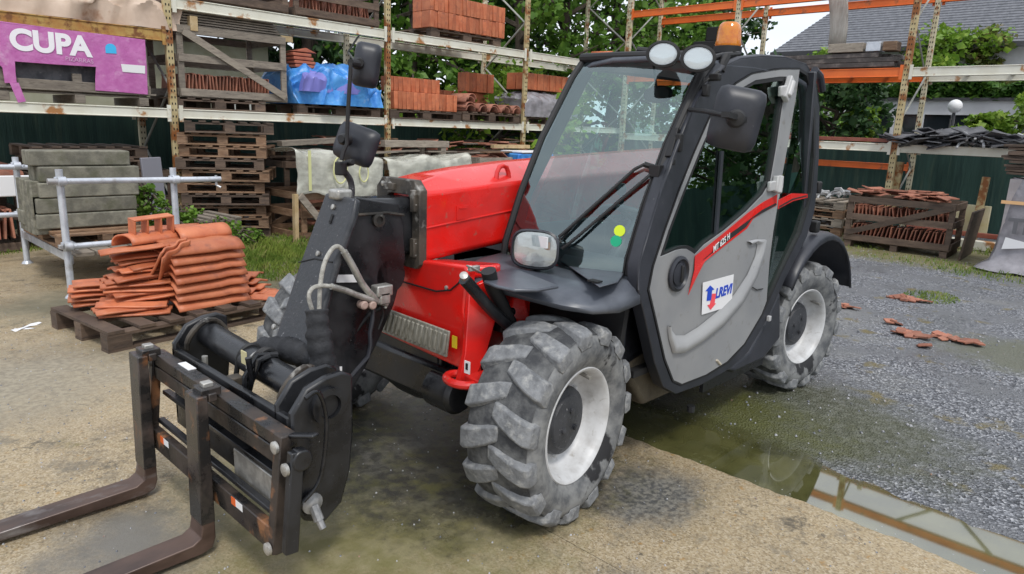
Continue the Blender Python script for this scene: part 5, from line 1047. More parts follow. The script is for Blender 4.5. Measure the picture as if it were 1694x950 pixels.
# --- pink wrapped slate load with lettering
PK = mat('pink_film', (.46,.12,.36), (.52,.17,.42), ns=9, rough=.32, bump=1.6, bs=6, c3=(.58,.30,.50), n3=7, lo3=.56, hi3=.7, det=9)
WORLD[0] = True
U = thing('wrapped_slate_load', 'crate of slates wrapped in pink film lettered CUPA on the left rack shelf', 'wrapped load', (-.3,-7,1.6))
LRp = lambda x, y, o=0.: onY(x, y, -6.54+o)
b = MB(); P = [LRp(x,y) for x,y in ((-70,26),(60,43),(150,54),(240,66),(243,110),(245,157),(200,153),(158,150),(158,130),(159,111),(90,107),(25,102),(26,120),(28,137),(8,138),(4,112),(-10,98),(-70,92))]
b.prism(P, (0,-.012,0)); b.build('film_front', PK, U, bevel=.004)
b = MB(); b.prism([LRp(-70,26,-.015), LRp(240,66,-.015), LRp(240,66,-.9)+V((0,.0,0)), LRp(-70,26,-.9)], (0,0,-.01)); b2 = [LRp(240,66,-.015)]; tr_ = LRp(240,66); br_ = LRp(245,157); b.prism([tr_+V((-.006,-.02,0)), br_+V((-.006,-.02,0)), br_+V((-.006,-.9,0)), tr_+V((-.006,-.9,0))],(.01,0,0)); b.build('film_sides', PK, U)
b = MB(); b.prism([LRp(x,y,.01) for x,y in ((16,137),(31,137),(43,168),(30,170))],(0,-.01,0)); b.build('film_strip', PK, U)
b = MB(); [b.box((-.38+.0,-6.75-.06*k,1.93),(1.5,.03,.36)) for k in range(10)]; b.build('slates', SLT, U)
b = MB(); [b.box((x_,-6.62,1.80),(.09,.05,.24)) for x_ in (.28,-.42,-1.08)]; b.box((-.4,-6.60,1.79),(1.55,.03,.09)); b.box((-.4,-6.60,1.70),(1.55,.03,.02)); [b.box((x_,-7.0,1.65),(.1,.9,.09)) for x_ in (.28,-.42,-1.08)]; b.box((-.42,-7.0,1.735),(1.6,.9,.02)); b.build('crate_base', WOODG, U, bevel=.004)
WTX = mat('white_print', (.82,.80,.84), rough=.5)
a = LRp(17,80,.006); c = LRp(148,93,.006); text('CUPA', .285, a, c-a, (0,0,1), WTX, 'lettering', U, bold=.012)
a = LRp(108,100,.006); c = LRp(158,106,.006); text('PIZARRAS', .062, a, c-a, (0,0,1), mat('faint_print',(.6,.36,.55),rough=.5), 'small_lettering', U)
b = MB(); q0, q1 = LRp(175,88,.006), LRp(193,89,.006); w2 = (q1-q0)/2; pts = [q0,q1]+[(q0+q1)/2+w2*math.cos(t_)+V((0,0,.055+.05*math.sin(t_))) for t_ in [k*math.pi/8 for k in range(9)]]; b.prism(pts, (0,-.003,0)); b.build('blue_arch', mat('sky_print',(.05,.45,.8),rough=.5), U)
b = MB(); b.prism([LRp(x,y,.006) for x,y in ((200,106),(240,109),(240,122),(203,119))],(0,-.003,0)); b.build('label_tape', WHITE, U)
# --- tarp heap and shelf two, left
def lumpy(name, label, cat, c, d, m, amp=.08, seed=1, nx=60, ny=28, par=None, sag=.35):
    c, d = V(c), V(d); G = []
    for i in range(nx+1):
        row = []
        for j in range(ny*2+1):
            u = i/nx*2-1; v = j/(ny*2)*math.pi
            yy = -math.cos(v); zz = math.sin(v)**.35 if 0 < v < math.pi else 0; prof = (1-abs(u)**6*sag)
            p = c+V((u*d.x/2, yy*d.y/2, zz*d.z*prof)); rg_ = 1-abs(mnoise.noise(p*4.5+V((seed,3,0))))*2.4; q = mnoise.noise_vector(p*2.3+V((seed,0,0)))*amp+mnoise.noise_vector(p*7+V((seed,0,0)))*amp*.4+V((0,.5,.6))*max(0,rg_)**2*amp*.8; 
            if zz < .05: q.z = 0
            row.append(p+q)
        G.append(row)
    b = MB(); b.grid(G); b.add(G[0], [tuple(range(len(G[0])))]); b.add(G[-1], [tuple(range(len(G[-1])))])
    o = b.build(name, m, par, smooth=True, ang=40)
    if not par: tag(o, label, cat)
    return o
lumpy('covered_load', 'beige plastic covered heap on the top left shelf', 'covered load', (-.35,-7.15,2.49), (2.5,1.1,.42), TARPP, .10, 2)
b = MB(); b.box((-1.72,-6.62,2.60),(.09,.10,.17)); o = b.build('timber_end', WOODP, None, bevel=.004); tag(o, 'sawn yellow timber end poking out beside the beige cover', 'timber')
WORLD[0] = False
pallet(-.2,-7.15,2.49-.0,0,'x') if 0 else None
# --- shelf 1 bay 2: blue tarpaulin load
lumpy('tarpaulin_load', 'load wrapped in bright blue tarpaulin on the rack beside the tile crate', 'covered load', (-3.72,-7.05,1.735), (1.42,1.1,.50), TARPB, .13, 5)
lumpy('violet_sheet', '', '', (-3.60,-6.98,1.90), (1.0,1.08,.26), TARPV, .09, 9, par=bpy.data.objects['tarpaulin_load'])
pallet(-3.75,-7.1,1.595,0,'dark pallet on the rack under the blue tarpaulin', s=(1.15,1.3,1))
b = MB(); [b.box((-3.25+.02*k,-6.75,2.235+.05*k),(.34-.02*k,.24,.042)) for k in range(4)]; b.prism([(-3.42,-6.63,2.42),(-3.25,-6.63,2.48),(-3.05,-6.63,2.42)],(0,-.26,0)); o = b.build('clay_cap', BRK, None, bevel=.01); tag(o, 'old clay chimney cap standing on the blue tarpaulin', 'chimney cap')
# --- packs of bricks / tiles
bt = MB(); bt.box((0,0,0),(.062,.22,.30)); unit = bt.build('tile_bundle', BRK, None, bevel=.006); UN = [unit]
def pack(x0, x1, y0, rows, z, nh, hh, label, group, m=None, dep=2, pitch=.07):
    rr = random.Random(int(abs(x0*31)+nh)); n = int(abs(x1-x0)/pitch)
    for d in range(dep):
        for lv in range(nh):
            for k in range(n):
                if UN: o = UN.pop()
                else: o = unit.copy(); COL.objects.link(o)
                o.location = (x0-(k+.5)*pitch*(1 if x0 > x1 else -1)+rr.uniform(-.004,.004), y0-.24*d+rr.uniform(-.012,.012), z+hh*(lv+.5)); o.scale = (pitch/.0645,1,hh/.305); o.rotation_euler = (0,rr.uniform(-.02,.02),0)
                tag(o, label + (', %s from left%s' % (ORD[k], '' if nh == 1 else (' below',' above')[lv]) if d == 0 else ', back row'), 'tile bundle', group)
                if m: 
                    if (m.name,) not in PM: me = unit.data.copy(); me.materials[0] = m; PM[(m.name,)] = me
                    o.data = PM[(m.name,)]
pallet(-5.3,-7.0,1.595,0,'dark pallet on the rack under the orange tile packs', s=(1.2,1.2,1)); pallet(-6.75,-7.0,1.595,0,'dark pallet on the rack under the round tiles', s=(1.15,1.2,1.2))
pack(-4.72,-6.02,-6.72,1,1.735,1,.27,'upright orange tile, lower tier of the middle shelf packs','orange tile packs lower tier', TILE, 1, .075)
pack(-4.72,-5.75,-6.85,1,2.01,1,.22,'upright orange tile, upper tier of the middle shelf packs','orange tile packs upper tier', TILE, 1, .085)
half = MB(); half.grid([[V((.10*math.cos(a), yy, .10*math.sin(a))) for yy in (-.22,0,.22)] for a in [k*math.pi/10 for k in range(11)]]); ht = half.build('half_round_tile', TILEO, None, smooth=True, solid=.014, ang=70)
first = True
for k, (x, yy, z) in enumerate([(-6.22,-6.72,1.765),(-6.50,-6.72,1.765),(-6.78,-6.72,1.765),(-7.06,-6.72,1.765),(-7.32,-6.72,1.765),(-6.22,-6.72,1.81),(-6.22,-6.73,1.90),(-6.24,-6.74,1.95),(-6.5,-6.72,1.80),(-6.8,-6.72,1.80),(-7.08,-6.72,1.80),(-7.33,-6.72,1.80),(-6.5,-7.15,1.765),(-6.8,-7.15,1.765),(-7.1,-7.15,1.765)]):
    o = ht if first else ht.copy()
    if not first: COL.objects.link(o)
    first = False; o.location = (x,yy,z); o.rotation_euler = (0,0,.1*math.sin(k*2)); tag(o, 'half-round clay tile beside the orange packs on the rack, number %s in the row' % ORD[k], 'roof tile', 'half-round tiles on the rack')
pack(-6.1,-7.5,-7.45,1,1.76,1,.36,'tall ribbed tile behind the half-round tiles','tall tiles behind the half-round ones', TILE, 1, .11)
# bay 4: wrapped packs, with tiles on top
pallet(-8.3,-7.1,1.595,0,'dark pallet on the rack under the grey wrapped load', s=(1.2,1.3,1))
lumpy('wrapped_load', 'grey plastic wrapped load on the rack near the corner', 'wrapped load', (-8.35,-7.1,1.73), (1.5,1.1,.46), FILMG, .05, 12)
pack(-7.75,-9.1,-6.85,1,2.22,1,.30,'dull red tile on the grey wrapped load','red tiles on the grey load', None, 2, .09)
pack(-6.75,-7.5,-7.35,1,2.12,1,.34,'dull red tile in pack behind the third post','red tiles behind the rack post', None, 1, .09)
# level 2 loads
pallet(-6.2,-7.1,2.87,0,'pallet on the upper shelf under the pack of red tiles', s=(1.3,1.25,1.05)); 
pack(-5.38,-7.05,-6.68,1,3.01,2,.25,'narrow red tile in the big upper shelf pack','red tiles in the big upper pack', None, 2, .075)
crate('tile_crate', 'dark crate of old tiles on the upper shelf left of the red pack', 1.35,1.0,.5, -3.75,-7.1,2.88,0, WOODD, brace=0)
edge_row(-3.75,-6.82,3.04,0,22,.05,'old tile in the dark upper shelf crate','tiles in the upper crate', jit=.25)
crate('tile_crate', 'dark empty crate on the upper shelf above the weathered tile crate', 1.35,1.0,.5, -2.3,-7.1,2.88,0, WOODD, brace=0)
for k in range(8):
    o = ht.copy(); COL.objects.link(o); o.location = (-10.0-.13*(k%4),-6.7,2.90+.10*(k//4)); o.rotation_euler = (0,0,.3*(k%3)); 
    o.data = o.data if k else ht.data.copy(); tag(o, 'orange half-round tile piled at the rack corner above the cab roof', 'roof tile', 'orange tiles at the rack corner')
me = ht.data.copy(); me.materials[0] = TILE
for o in bpy.data.objects:
    if o.get('group') == 'orange tiles at the rack corner': o.data = me
for k, (x, z, lb) in enumerate(((-3.55,0,'dark crate of tiles on the ground below the blue tarpaulin'),(-5.45,0,'dark crate of tiles on the ground below the orange packs'),(-7.0,0,'dark crate on the ground below the half-round tiles'))):
    crate('tile_crate', lb, 1.3,.95,.95, x,-7.15,z,0, WOODD, brace=0); pallet(x,-7.15,.96,.03,'dark pallet lying on the ground crate '+lb[lb.index('below'):], s=(1.05,1.1,1))
for k in range(26):
    q_ = random.Random(k+300); o = et.copy(); COL.objects.link(o); o.location = (-3.0-.19*k+q_.uniform(-.05,.05), -6.75, 1.13+q_.uniform(0,.12)); o.rotation_euler = (q_.uniform(-.2,.2),1.57+q_.uniform(-.4,.4),q_.uniform(0,3)); tag(o,'loose old tile lying on the pallets below the first shelf','roof tile','loose tiles below the first shelf')
lumpy('sacking_load', 'dusty brown covered load on the upper shelf in front of the shed roof', 'covered load', (-.3,-7.2,2.87), (2.0,1.0,.3), TARPP, .08, 44) if 0 else None
qr = random.Random(66)
for k in range(34):
    L_ = qr.uniform(.5,1.5); b = MB(); b.box((0,0,0),(L_,qr.uniform(.07,.12),.022)); o = b.build('loose_plank', (WOODG,WOODD,WOODB)[k%3], None); x = -2.9-.16*k
    o.location = (x, -6.05+qr.uniform(-.35,.25), 1.0+qr.uniform(.0,.12)) if k % 2 else (x, -6.85+qr.uniform(-.1,.2), 1.14+qr.uniform(0,.16)); o.rotation_euler = (qr.uniform(-.05,.05),qr.uniform(-.06,.06),qr.uniform(-.35,.35)); tag(o, 'loose old plank lying over the crates below the first rack shelf', 'plank', 'loose planks over the crates')
for k in range(3): pallet(-6.5,-6.15,.71+.0*k,.0,'x') if 0 else None
for k in range(5): pallet(-.55+.03*(k%2), -7.15, .86+.135*k, .05*(k%3), 'dark pallet on the long crate behind the kerb blocks, %s up' % ORD[k], 'pallets behind the kerb blocks', s=(1,1.1,1)) if k < 2 else None
for k in range(4): pallet(-8.6,-6.9,.001+.14*k,.1*(k%2),'dark pallet at the rack corner behind the cab, %s up' % ORD[k], 'pallets at the rack corner', s=(1,1.1,1))
b = MB(); [b.box((-2.25+.02*k,-7.1,2.585+.03*k),(1.3,.9,.018)) for k in range(6)]; tag(b.build('board_stack', WOODG, None), 'stack of thin boards on top of the weathered rack crate', 'boards')
# --- left of the stand: low stores behind it
crate('tile_crate', 'dark crate of red tiles on the ground at the left edge behind the stand', 1.3,.9,.72, .85,-7.1,.0,0, WOODD, brace=0)
edge_row(.85,-6.80,.32,0,18,.06,'red tile in the ground crate behind the stand','tiles in the ground crate', s=1.3, jit=.1)
lumpy('tile_heap', 'low heap of reddish tiles on the ground crate at the left edge', 'tile heap', (.75,-7.1,.72), (1.2,.8,.22), TILEO, .05, 15)
crate('store_crate', 'long dark crate behind the kerb blocks', 1.5,.9,.85, -.65,-7.15,.0,0, WOODD, brace=0, group='ground crates')
b = MB(); b.box((.25,-6.55,.72),(.45,.02,.22)); tag(b.build('white_sack', WHITE, None, bevel=.01), 'white sack hanging between stand and crate', 'sack')
b = MB(); b.box((-1.05,-6.35,.55),(.22,.05,.95),Matrix.Rotation(.05,3,'Y')); tag(b.build('grey_board', mat('grey_board',(.2,.2,.23),rough=.6), None, bevel=.006), 'grey board leaning on the rack post behind the stand', 'board')
for k in range(3): pallet(-1.15,-5.75,.0+.13*k,.1,'mossy grey pallet right of the stand, %s from the ground' % ORD[k],'mossy pallets', m=WOODG, s=(.8,.9,1))
# --- right rack loads
def rr_(x, y, o=0.): return onX(x, y, RF+o)
plk = MB(); plk.box((0,0,0),(.20,2.3,.07)); pk = plk.build('dark_beam', SLT, None, bevel=.006); first = True
TMB = mat('charred_timber', (.055,.048,.045), (.10,.085,.08), ns=6, rough=.7, bump=.5, rnd=.3, c3=(.2,.17,.15), n3=6, lo3=.55, hi3=.68); pk.data.materials[0] = TMB
for k in range(12):
    o = pk if k == 0 else pk.copy()
    if k: COL.objects.link(o)
    o.location = (-10.5-.22*(k%4), -2.55+.12*math.sin(k*2.1), 2.70+.075*(k//4)+.02); o.scale = (1,1.1-.06*(k//4),1); tag(o, 'dark old timber on the orange-beamed shelf, %s layer, %s from the front' % (['bottom','middle','top'][k//4], ORD[k%4]), 'timber', 'dark timbers on the middle shelf')
for k, (yy, w_, m_) in enumerate([(-2.05,.55,WOODG),(-1.62,.22,GALV),(-1.38,.20,WOODB)]):
    b = MB(); b.box((-10.5,yy,2.995),(.25,w_,.14)); o = b.build('timber_block', m_, None, bevel=.006); tag(o, ['long grey timber offcut on top of the dark timbers','pale metal-faced offcut on the dark timbers','short brown offcut on the dark timbers beside the rack post'][k], 'offcut')
b = MB(); b.box((-10.9,-4.75,3.0),(.5,.55,.55)); b.box((-10.85,-4.62,3.40),(.3,.35,.26)); o = b.build('black_box', RUB, None, bevel=.02); tag(o, 'black plastic box on the rack beside the amber beacon', 'box')
b = MB(); b.box((-10.8,-3.75,2.83),(.4,.4,.28)); tag(b.build('black_tub', RUB, None, bevel=.03), 'small black tub on the rack behind the beacon', 'tub')
G = []; 
WORLD[0] = True
for k, (x, y) in enumerate(((1386,-12),(1388,15),(1388,45),(1384,74))):
    c = onX(x, y, -10.7); G.append([c+V((.03*math.cos(q*1.2+k), (q-2)*.075, 0)) for q in range(5)])
b = MB(); b.grid(G); o = b.build('bark_slab', mat('pale_slab',(.42,.39,.35),(.5,.48,.44),ns=7,rough=.8,bump=.5,st=(5,5,1)), None, smooth=True, solid=.03); tag(o, 'pale warped board standing on the middle shelf', 'board')
WORLD[0] = False
b = MB(); b.box((-10.45,-2.2,1.545),(.12,2.1,.06)); o = b.build('maroon_beam', MAR, None, bevel=.006); tag(o, 'spare dull red rack beam lying on the low right shelf', 'rack beam')
pc = MB(); pc.box((0,0,0),(.30,.20,.010)); sp_ = pc.build('slate_piece', SLT, None); rr = random.Random(8)
PCW = mat('pale_scrap', (.35,.36,.37), (.5,.5,.5), ns=9, rough=.5)
for k in range(110):
    o = sp_ if k == 0 else sp_.copy()
    if k: COL.objects.link(o)
    yy = rr.uniform(-1.15,.55); h = .20*(1-abs((yy+.2)/1.1)**2)+.03; o.location = (rr.uniform(-10.85,-10.3), yy, 1.51+rr.uniform(0,max(.03,h))); o.rotation_euler = (rr.uniform(-.35,.35),rr.uniform(-.35,.35),rr.uniform(0,3)); s = rr.uniform(.6,1.6); o.scale = (s,s,1.6); tag(o, 'broken dark slate in the heap on the low right shelf', 'slate', 'broken slates on the low shelf')
pw = MB(); pw.tube([(-.10,0,0),(0,.02,.01),(.10,.0,-.01)], .012, 6); pwo = pw.build('metal_scrap', PCW, None)
for k in range(70):
    o = pwo if k == 0 else pwo.copy()
    if k: COL.objects.link(o)
    if k < 28: o.location = (rr.uniform(-10.6,-10.25), rr.uniform(-.2,.62), 1.53+rr.uniform(0,.14)); lb, gp_ = 'twisted pale metal scrap at the right end of the slate heap', 'metal scraps on the slate heap'
    else: o.location = (rr.uniform(-10.6,-10.0), rr.uniform(-2.75,-1.75), .60+abs(rr.gauss(0,.07))); lb, gp_ = 'twisted pale metal scrap heaped on the low pallets behind the cab', 'metal scraps on the low pallets'
    o.rotation_euler = (rr.uniform(-.6,.6),rr.uniform(-.6,.6),rr.uniform(0,3)); o.scale = (1.2,1.6,1.6); tag(o, lb, 'metal scrap', gp_)
for k in range(4): pallet(-10.2,-2.2,.0+.142*k,1.57,'old pallet, %s from the ground in the low stack behind the cab' % ORD[k],'low pallet stack', m=WOODG if k % 2 else WOODB, s=(1.15,1.1,1))
# big crate of tiles on the gravel
WORLD[0] = False
BC = crate('tile_crate', 'long weathered crate filled with old tiles standing alone on the gravel', 1.36,.80,.66, -9.32,-.50,.08,math.pi/2+.05, WOODD, brace=0)
b = MB(); b.beam((-.64,-.43,.12),(.64,-.43,.60),.016,.08,(0,0,1)); b.build('diagonal_brace', WOODD, BC, bevel=.002)
for sx in (-.62,0,.62): b = MB(); b.box((sx,0,-.042),(.09,.80,.082)); b.build('skid', WOODD, BC)
edge_row(-9.17,-.50,.22,math.pi/2+.05,24,.052,'old tile in lower row of the gravel crate','tiles in the gravel crate, lower', s=.95, jit=.12, lean=.15)
edge_row(-9.17,-.50,.50,math.pi/2+.05,24,.052,'old tile in upper row of the gravel crate','tiles in the gravel crate, upper', s=.9, jit=.15, lean=-.1)
for k in range(42):
    o = et.copy(); COL.objects.link(o); o.location = (-9.3+rr.uniform(-.32,.3), -.55+rr.uniform(-.60,.6), .75+rr.uniform(0,.09)); o.rotation_euler = (rr.uniform(-.3,.3),1.57+rr.uniform(-.3,.3),rr.uniform(0,3)); s = rr.uniform(.5,.95); o.scale = (s,s,s); tag(o,'broken tile heaped loosely on top of the gravel crate','roof tile','broken tiles on the gravel crate')
b = MB(); b.box((0,0,.33),(.03,.9,.66),Matrix.Rotation(.10,3,'Y')); o = b.build('side_hoarding', WOODD, None, bevel=.004); o.location = (-9.35,.36,.0); o.rotation_euler = (0,0,1.62); tag(o, 'dark boards leaning on the end of the gravel crate', 'boards')
# items right of it
for (px_, py0, py1, lb) in ((1490,268,330,'short rusty cream stub post behind the gravel crate'),(1632,293,385,'short leaning cream stub post at the right under the low shelf')):
    a, c = onX(px_,py0,-10.6), onX(px_-8,py1+10,-10.6); c.z = 0; b = MB(); b.beam(a, V((a.x,a.y-.03,0)), .10,.08,(1,0,0)); tag(b.build('stub_post', POSTR, None, bevel=.006), lb, 'post')
b = MB(); a = onX(1605,362,-10.7); b.box((-10.7,a.y,.40),(.04,.50,.46)); tag(b.build('cream_panel', mat('cream_panel',(.62,.55,.30),(.68,.62,.42),ns=4,rough=.6), None, bevel=.01), 'pale yellow metal panel standing beside the stub post', 'panel')
b = MB(); b.box((-10.5,.2,.20),(.10,1.9,.07)); tag(b.build('ground_beam', MAR, None, bevel=.006), 'dull red beam lying near the ground under the right rack', 'beam')
b = MB(); b.box((-10.3,.25,.07),(.16,1.9,.14)); tag(b.build('ground_beam', BEAMC, None, bevel=.01), 'cream beam lying on the ground under the right rack', 'beam')
# grey wrapped pallet at right edge
WORLD[0] = True
TP = thing('wrapped_pallet', 'grey film wrapped pallet with black lettering at the right edge of the yard', 'wrapped pallet', (-8.75,1.25,0))
G = []
for k, (z, e) in enumerate([(.02,.16),(.05,.13),(.12,.05),(.3,.0),(.6,-.02),(.9,-.03),(1.15,-.04)]):
    ring_ = []
    for j in range(40):
        a = 2*math.pi*j/40; f = (abs(math.cos(a))**8+abs(math.sin(a))**8)**(-1/8); p = V((-8.80+math.cos(a)*f*(.42+e), 1.28+math.sin(a)*f*(.50+e), z)); p += mnoise.noise_vector(p*5)*.025; ring_.append(p)
    G.append(ring_)
b = MB(); b.loft(G); b.build('film', FILMG, TP, smooth=True, ang=50)
b = MB(); b.box((-8.8,1.28,.6),(.74,.92,1.08)); b.build('load', mat('load_grey',(.30,.27,.27),(.38,.35,.35),ns=5,rough=.6), TP)
b = MB(); b.box((-8.385,1.25,.86),(.012,.94,.04)); b.box((-8.385,1.20,1.0),(.012,.07,.26)); b.build('strap', mat('orange_strap',(.70,.42,.20),rough=.5), TP)
text('TERREAL', .25, V((-8.34,.90,.50)), (0,1,0), (0,0,1), mat('print_dark',(.12,.12,.13),rough=.6), 'lettering', TP, bold=.01)
b = MB(); b.prism([(-8.34,.90,.44),(-8.34,1.12,.40),(-8.34,1.30,.45),(-8.34,1.28,.28),(-8.34,1.10,.33),(-8.34,.88,.29)],(-.004,0,0)); b.build('white_label', WHITE, TP)
b = MB(); b.box((-8.8,1.28,.01),(.8,.9,.02)); b.build('pallet_base', WOODD, TP)
WORLD[0] = False
bd = MB(); bd.box((0,0,0),(.62,1.0,.028)); bo = bd.build('old_board', WOODD, None, bevel=.003)
for k in range(11):
    o = bo if k == 0 else bo.copy()
    if k: COL.objects.link(o)
    o.location = (-8.75+rr.uniform(-.04,.04),1.22+rr.uniform(-.05,.05),1.20+.034*k); o.rotation_euler = (rr.uniform(-.02,.02),rr.uniform(-.02,.02),rr.uniform(-.08,.08)); tag(o,'weathered board on the grey wrapped pallet, %s from the bottom' % ORD[k],'board','boards on the wrapped pallet')
lumpy('slate_heap', 'dark heap of broken slates crowning the board stack at the right edge', 'slate heap', (-8.75,1.5,1.57), (.9,.8,.25), SLT, .09, 31)
# red tile rubble on the gravel
fr_ = MB(); fr_.prism([(-.06,-.04,0),(.05,-.05,0),(.07,.02,0),(.0,.05,0),(-.05,.03,0)],(0,0,.016)); fo = fr_.build('tile_fragment', TILEO, None, bevel=.002); first = True
for (cx, cy, r_, n, d_) in ((-5.66,.58,.16,16,'near the weathered crate'),(-4.75,.25,.17,18,'beside the rear wheel'),(-4.20,.95,.13,14,'in the middle of the gravel'),(-4.5,.80,.06,4,'in the middle of the gravel'),(-4.36,1.28,.15,18,'at the right of the gravel'),(-3.95,1.15,.03,2,'at the right of the gravel')):
    for k in range(n):
        o = fo if first else fo.copy()
        if not first: COL.objects.link(o)
        first = False; a = rr.uniform(0,6.28); q = math.sqrt(rr.random()); o.location = (cx+r_*.55*q*math.cos(a), cy+r_*1.2*q*math.sin(a), -.002+rr.uniform(0,.02)); o.rotation_euler = (rr.uniform(-.3,.3),rr.uniform(-.3,.3),a); s = rr.uniform(.4,1.0); o.scale = (s,s,s); tag(o,'broken red tile fragment on the gravel '+d_,'tile fragment','tile fragments '+d_)
sc_ = MB(); sc_.grid([[V((x*.05,y*.04,.01+.012*math.sin(x*2+y))) for y in range(4)] for x in range(5)]); 
for k, (x, y, s) in enumerate(((.84,-3.45,.7),(.70,-3.62,.5),(1.0,-3.35,.4))):
    o = sc_.build('plastic_scrap', WHITE, None, smooth=True) if k == 0 else bpy.data.objects['plastic_scrap'].copy()
    if k: COL.objects.link(o)
    o.location = (x,y,.004); o.scale = (s*1.6,s*.5,s*.6); o.rotation_euler = (0,0,.6+k); tag(o,'scrap of torn white plastic on the concrete left of the tile pallet','litter','plastic scraps on the concrete')
# small stones scattered over the ground (nobody could count them)
st = MB(); 
for k in range(5200):
    if k < 3800: x = rr.uniform(-9.5,-1.0) if k % 5 else rr.gauss(-.885,.025) if k % 2 else rr.gauss(-1.25,.05); y = rr.uniform(-2.5,3.2) if k % 5 else rr.uniform(0,3.2); z = -.004
    else: x = rr.uniform(-.8,1.9); y = rr.uniform(-4,2.4); z = .004
    if -1.20 < x < -.93 and -.8 < y < 3.3: continue
    s = rr.uniform(.004,.011)*((.55 if x > -1.4 else 1) if k < 3800 else .5); P = [V((x,y,z))+V((rr.uniform(-1,1),rr.uniform(-1,1),q))*s for q in (0,0,0,0,.9,.9)]
    P = [V((x+s*math.cos(t_)*rr.uniform(.7,1.2), y+s*math.sin(t_)*rr.uniform(.7,1.2), z)) for t_ in (0,1.57,3.14,4.71)]; tp_ = [V((x+(p.x-x)*.6, y+(p.y-y)*.6, z+s*.8)) for p in P]
    st.add(P+tp_, [(4,5,6,7),(0,1,5,4),(1,2,6,5),(2,3,7,6),(3,0,4,7)])
o = st.build('loose_stones', mat('stones', (.14,.15,.17), (.42,.42,.43), ns=40, lo=.45, hi=.55, rough=.6, c3=(.3,.17,.1), n3=21, lo3=.62, hi3=.66), None); struct(o, 'stuff')
# ================================================================ trees, house, far things
WORLD[0] = False
def leafmat(name, a, b_, c):
    m = mat(name, a, b_, ns=1.6, lo=.35, hi=.65, c3=c, n3=3.5, lo3=.5, hi3=.66, rough=.5, spec=.3)
    bs = m.node_tree.nodes['Principled BSDF']; bs.inputs['Subsurface Weight'].default_value = 0
    N, L = m.node_tree.nodes, m.node_tree.links; o = N['Material Output']; tr = N.new('ShaderNodeBsdfTranslucent'); mx = N.new('ShaderNodeMixShader'); mx.inputs[0].default_value = .3
    src = bs.inputs['Base Color'].links[0].from_socket; L.new(src, tr.inputs[0]); L.new(bs.outputs[0], mx.inputs[1]); L.new(tr.outputs[0], mx.inputs[2]); L.new(mx.outputs[0], o.inputs[0]); return m
LFG = leafmat('leaf_green', (.06,.14,.02), (.13,.26,.035), (.19,.33,.05)); LFD = leafmat('leaf_dark', (.018,.05,.018), (.045,.10,.03), (.07,.14,.035)); LFB = leafmat('leaf_bright', (.10,.20,.02), (.20,.34,.04), (.30,.40,.06)); LFY = leafmat('leaf_olive', (.10,.13,.03), (.17,.20,.05), (.24,.15,.06))
BARK = mat('bark', (.06,.045,.035), (.11,.085,.065), ns=9, rough=.9, bump=.8, st=(1,1,.3))
def leaf_quad(b, p, s, rr, droop=0):
    s *= (1.5 if rr.random() < .15 else (.65 if rr.random() < .4 else 1))
    t = V((rr.gauss(0,1),rr.gauss(0,1),rr.gauss(0,.6)-droop)).normalized(); n = V((rr.gauss(0,1),rr.gauss(0,1),rr.gauss(0,1)+.6)).normalized(); x = t*s; y = t.cross(n).normalized()*s*.42
    b.v += [p-x*.5, p+y, p+x*.7, p-y]; n0 = len(b.v)-4; b.f.append((n0,n0+1,n0+2,n0+3))
def tree(name, label, loc, h, r, m, n=5200, s=.11, kind='broad', seed=1, low=.18, cat='tree', group='trees beyond the racks'):
    rr = random.Random(seed); t = thing(name, label, cat, tuple(loc), rr.uniform(0,6), group)
    b = MB(); tr = .02*h+.04; top = V((rr.uniform(-.3,.3),rr.uniform(-.3,.3),h*.93)); tw = [V((0,0,-.05)), V((rr.uniform(-.1,.1),rr.uniform(-.1,.1),h*.3)), V((top.x*.5,top.y*.5,h*.6)), top]
    b.tube(smooth_path(tw,4), [tr*(1-.8*i/12) for i in range(13)], 8); cl = []
    def on(f): k = f*12; sp = smooth_path(tw,4); i = min(11,int(k)); return sp[i].lerp(sp[i+1], k-i)
    nb = 34 if kind == 'broad' else 60
    for k in range(nb):
        f = low+(1-low)*((k+.5)/nb); q = on(min(.99,f)); a = k*2.4+rr.uniform(-.4,.4)
        if kind == 'broad':
            g_ = (f-low)/(1-low); rad = r*(math.sin(math.pi*min(1,(.18+g_*.80)))**.6)*rr.uniform(.65,1.1); e = q+V((math.cos(a)*rad,math.sin(a)*rad,rad*rr.uniform(.05,.5)))
            b.tube([q, q.lerp(e,.5)+V((0,0,.08)), e], [tr*.35,tr*.2,.01], 5)
            for j in range(3): cl.append((q.lerp(e,rr.uniform(.45,1.05))+V((rr.uniform(-.3,.3),rr.uniform(-.3,.3),rr.uniform(-.2,.3)))*r*.3, r*rr.uniform(.14,.30)))
        else:
            rad = r*(1.05-f)**.8*rr.uniform(.7,1.1)+.15; e = q+V((math.cos(a)*rad,math.sin(a)*rad,-rad*rr.uniform(.15,.45))); b.tube([q, q.lerp(e,.5)+V((0,0,.05)), e], [tr*.25,tr*.15,.008], 4)
            for j in range(4): cl.append((q.lerp(e,.25+.25*j+rr.uniform(-.1,.1)), .16+.10*rad))
    b.build('trunk', BARK, t, smooth=True, fix=False)
    c = MB(); per = max(1, n//len(cl))
    for p, cr_ in cl:
        for j in range(per):
            d = V((rr.gauss(0,1),rr.gauss(0,1),rr.gauss(0,.75))).normalized()*cr_*rr.uniform(.35,1.08)
            if kind != 'broad': d.z = d.z*.5 - abs(rr.gauss(0,.12))
            leaf_quad(c, p+d, s*rr.uniform(.6,1.3), rr, .9 if kind != 'broad' else .2)
    c.build('crown', m, t, fix=False); return t
def gp(px, dist, z=0.):
    d = ray(px, 215); d.z = 0; d.normalize(); q = CAM+d*dist; return V((q.x,q.y,z))
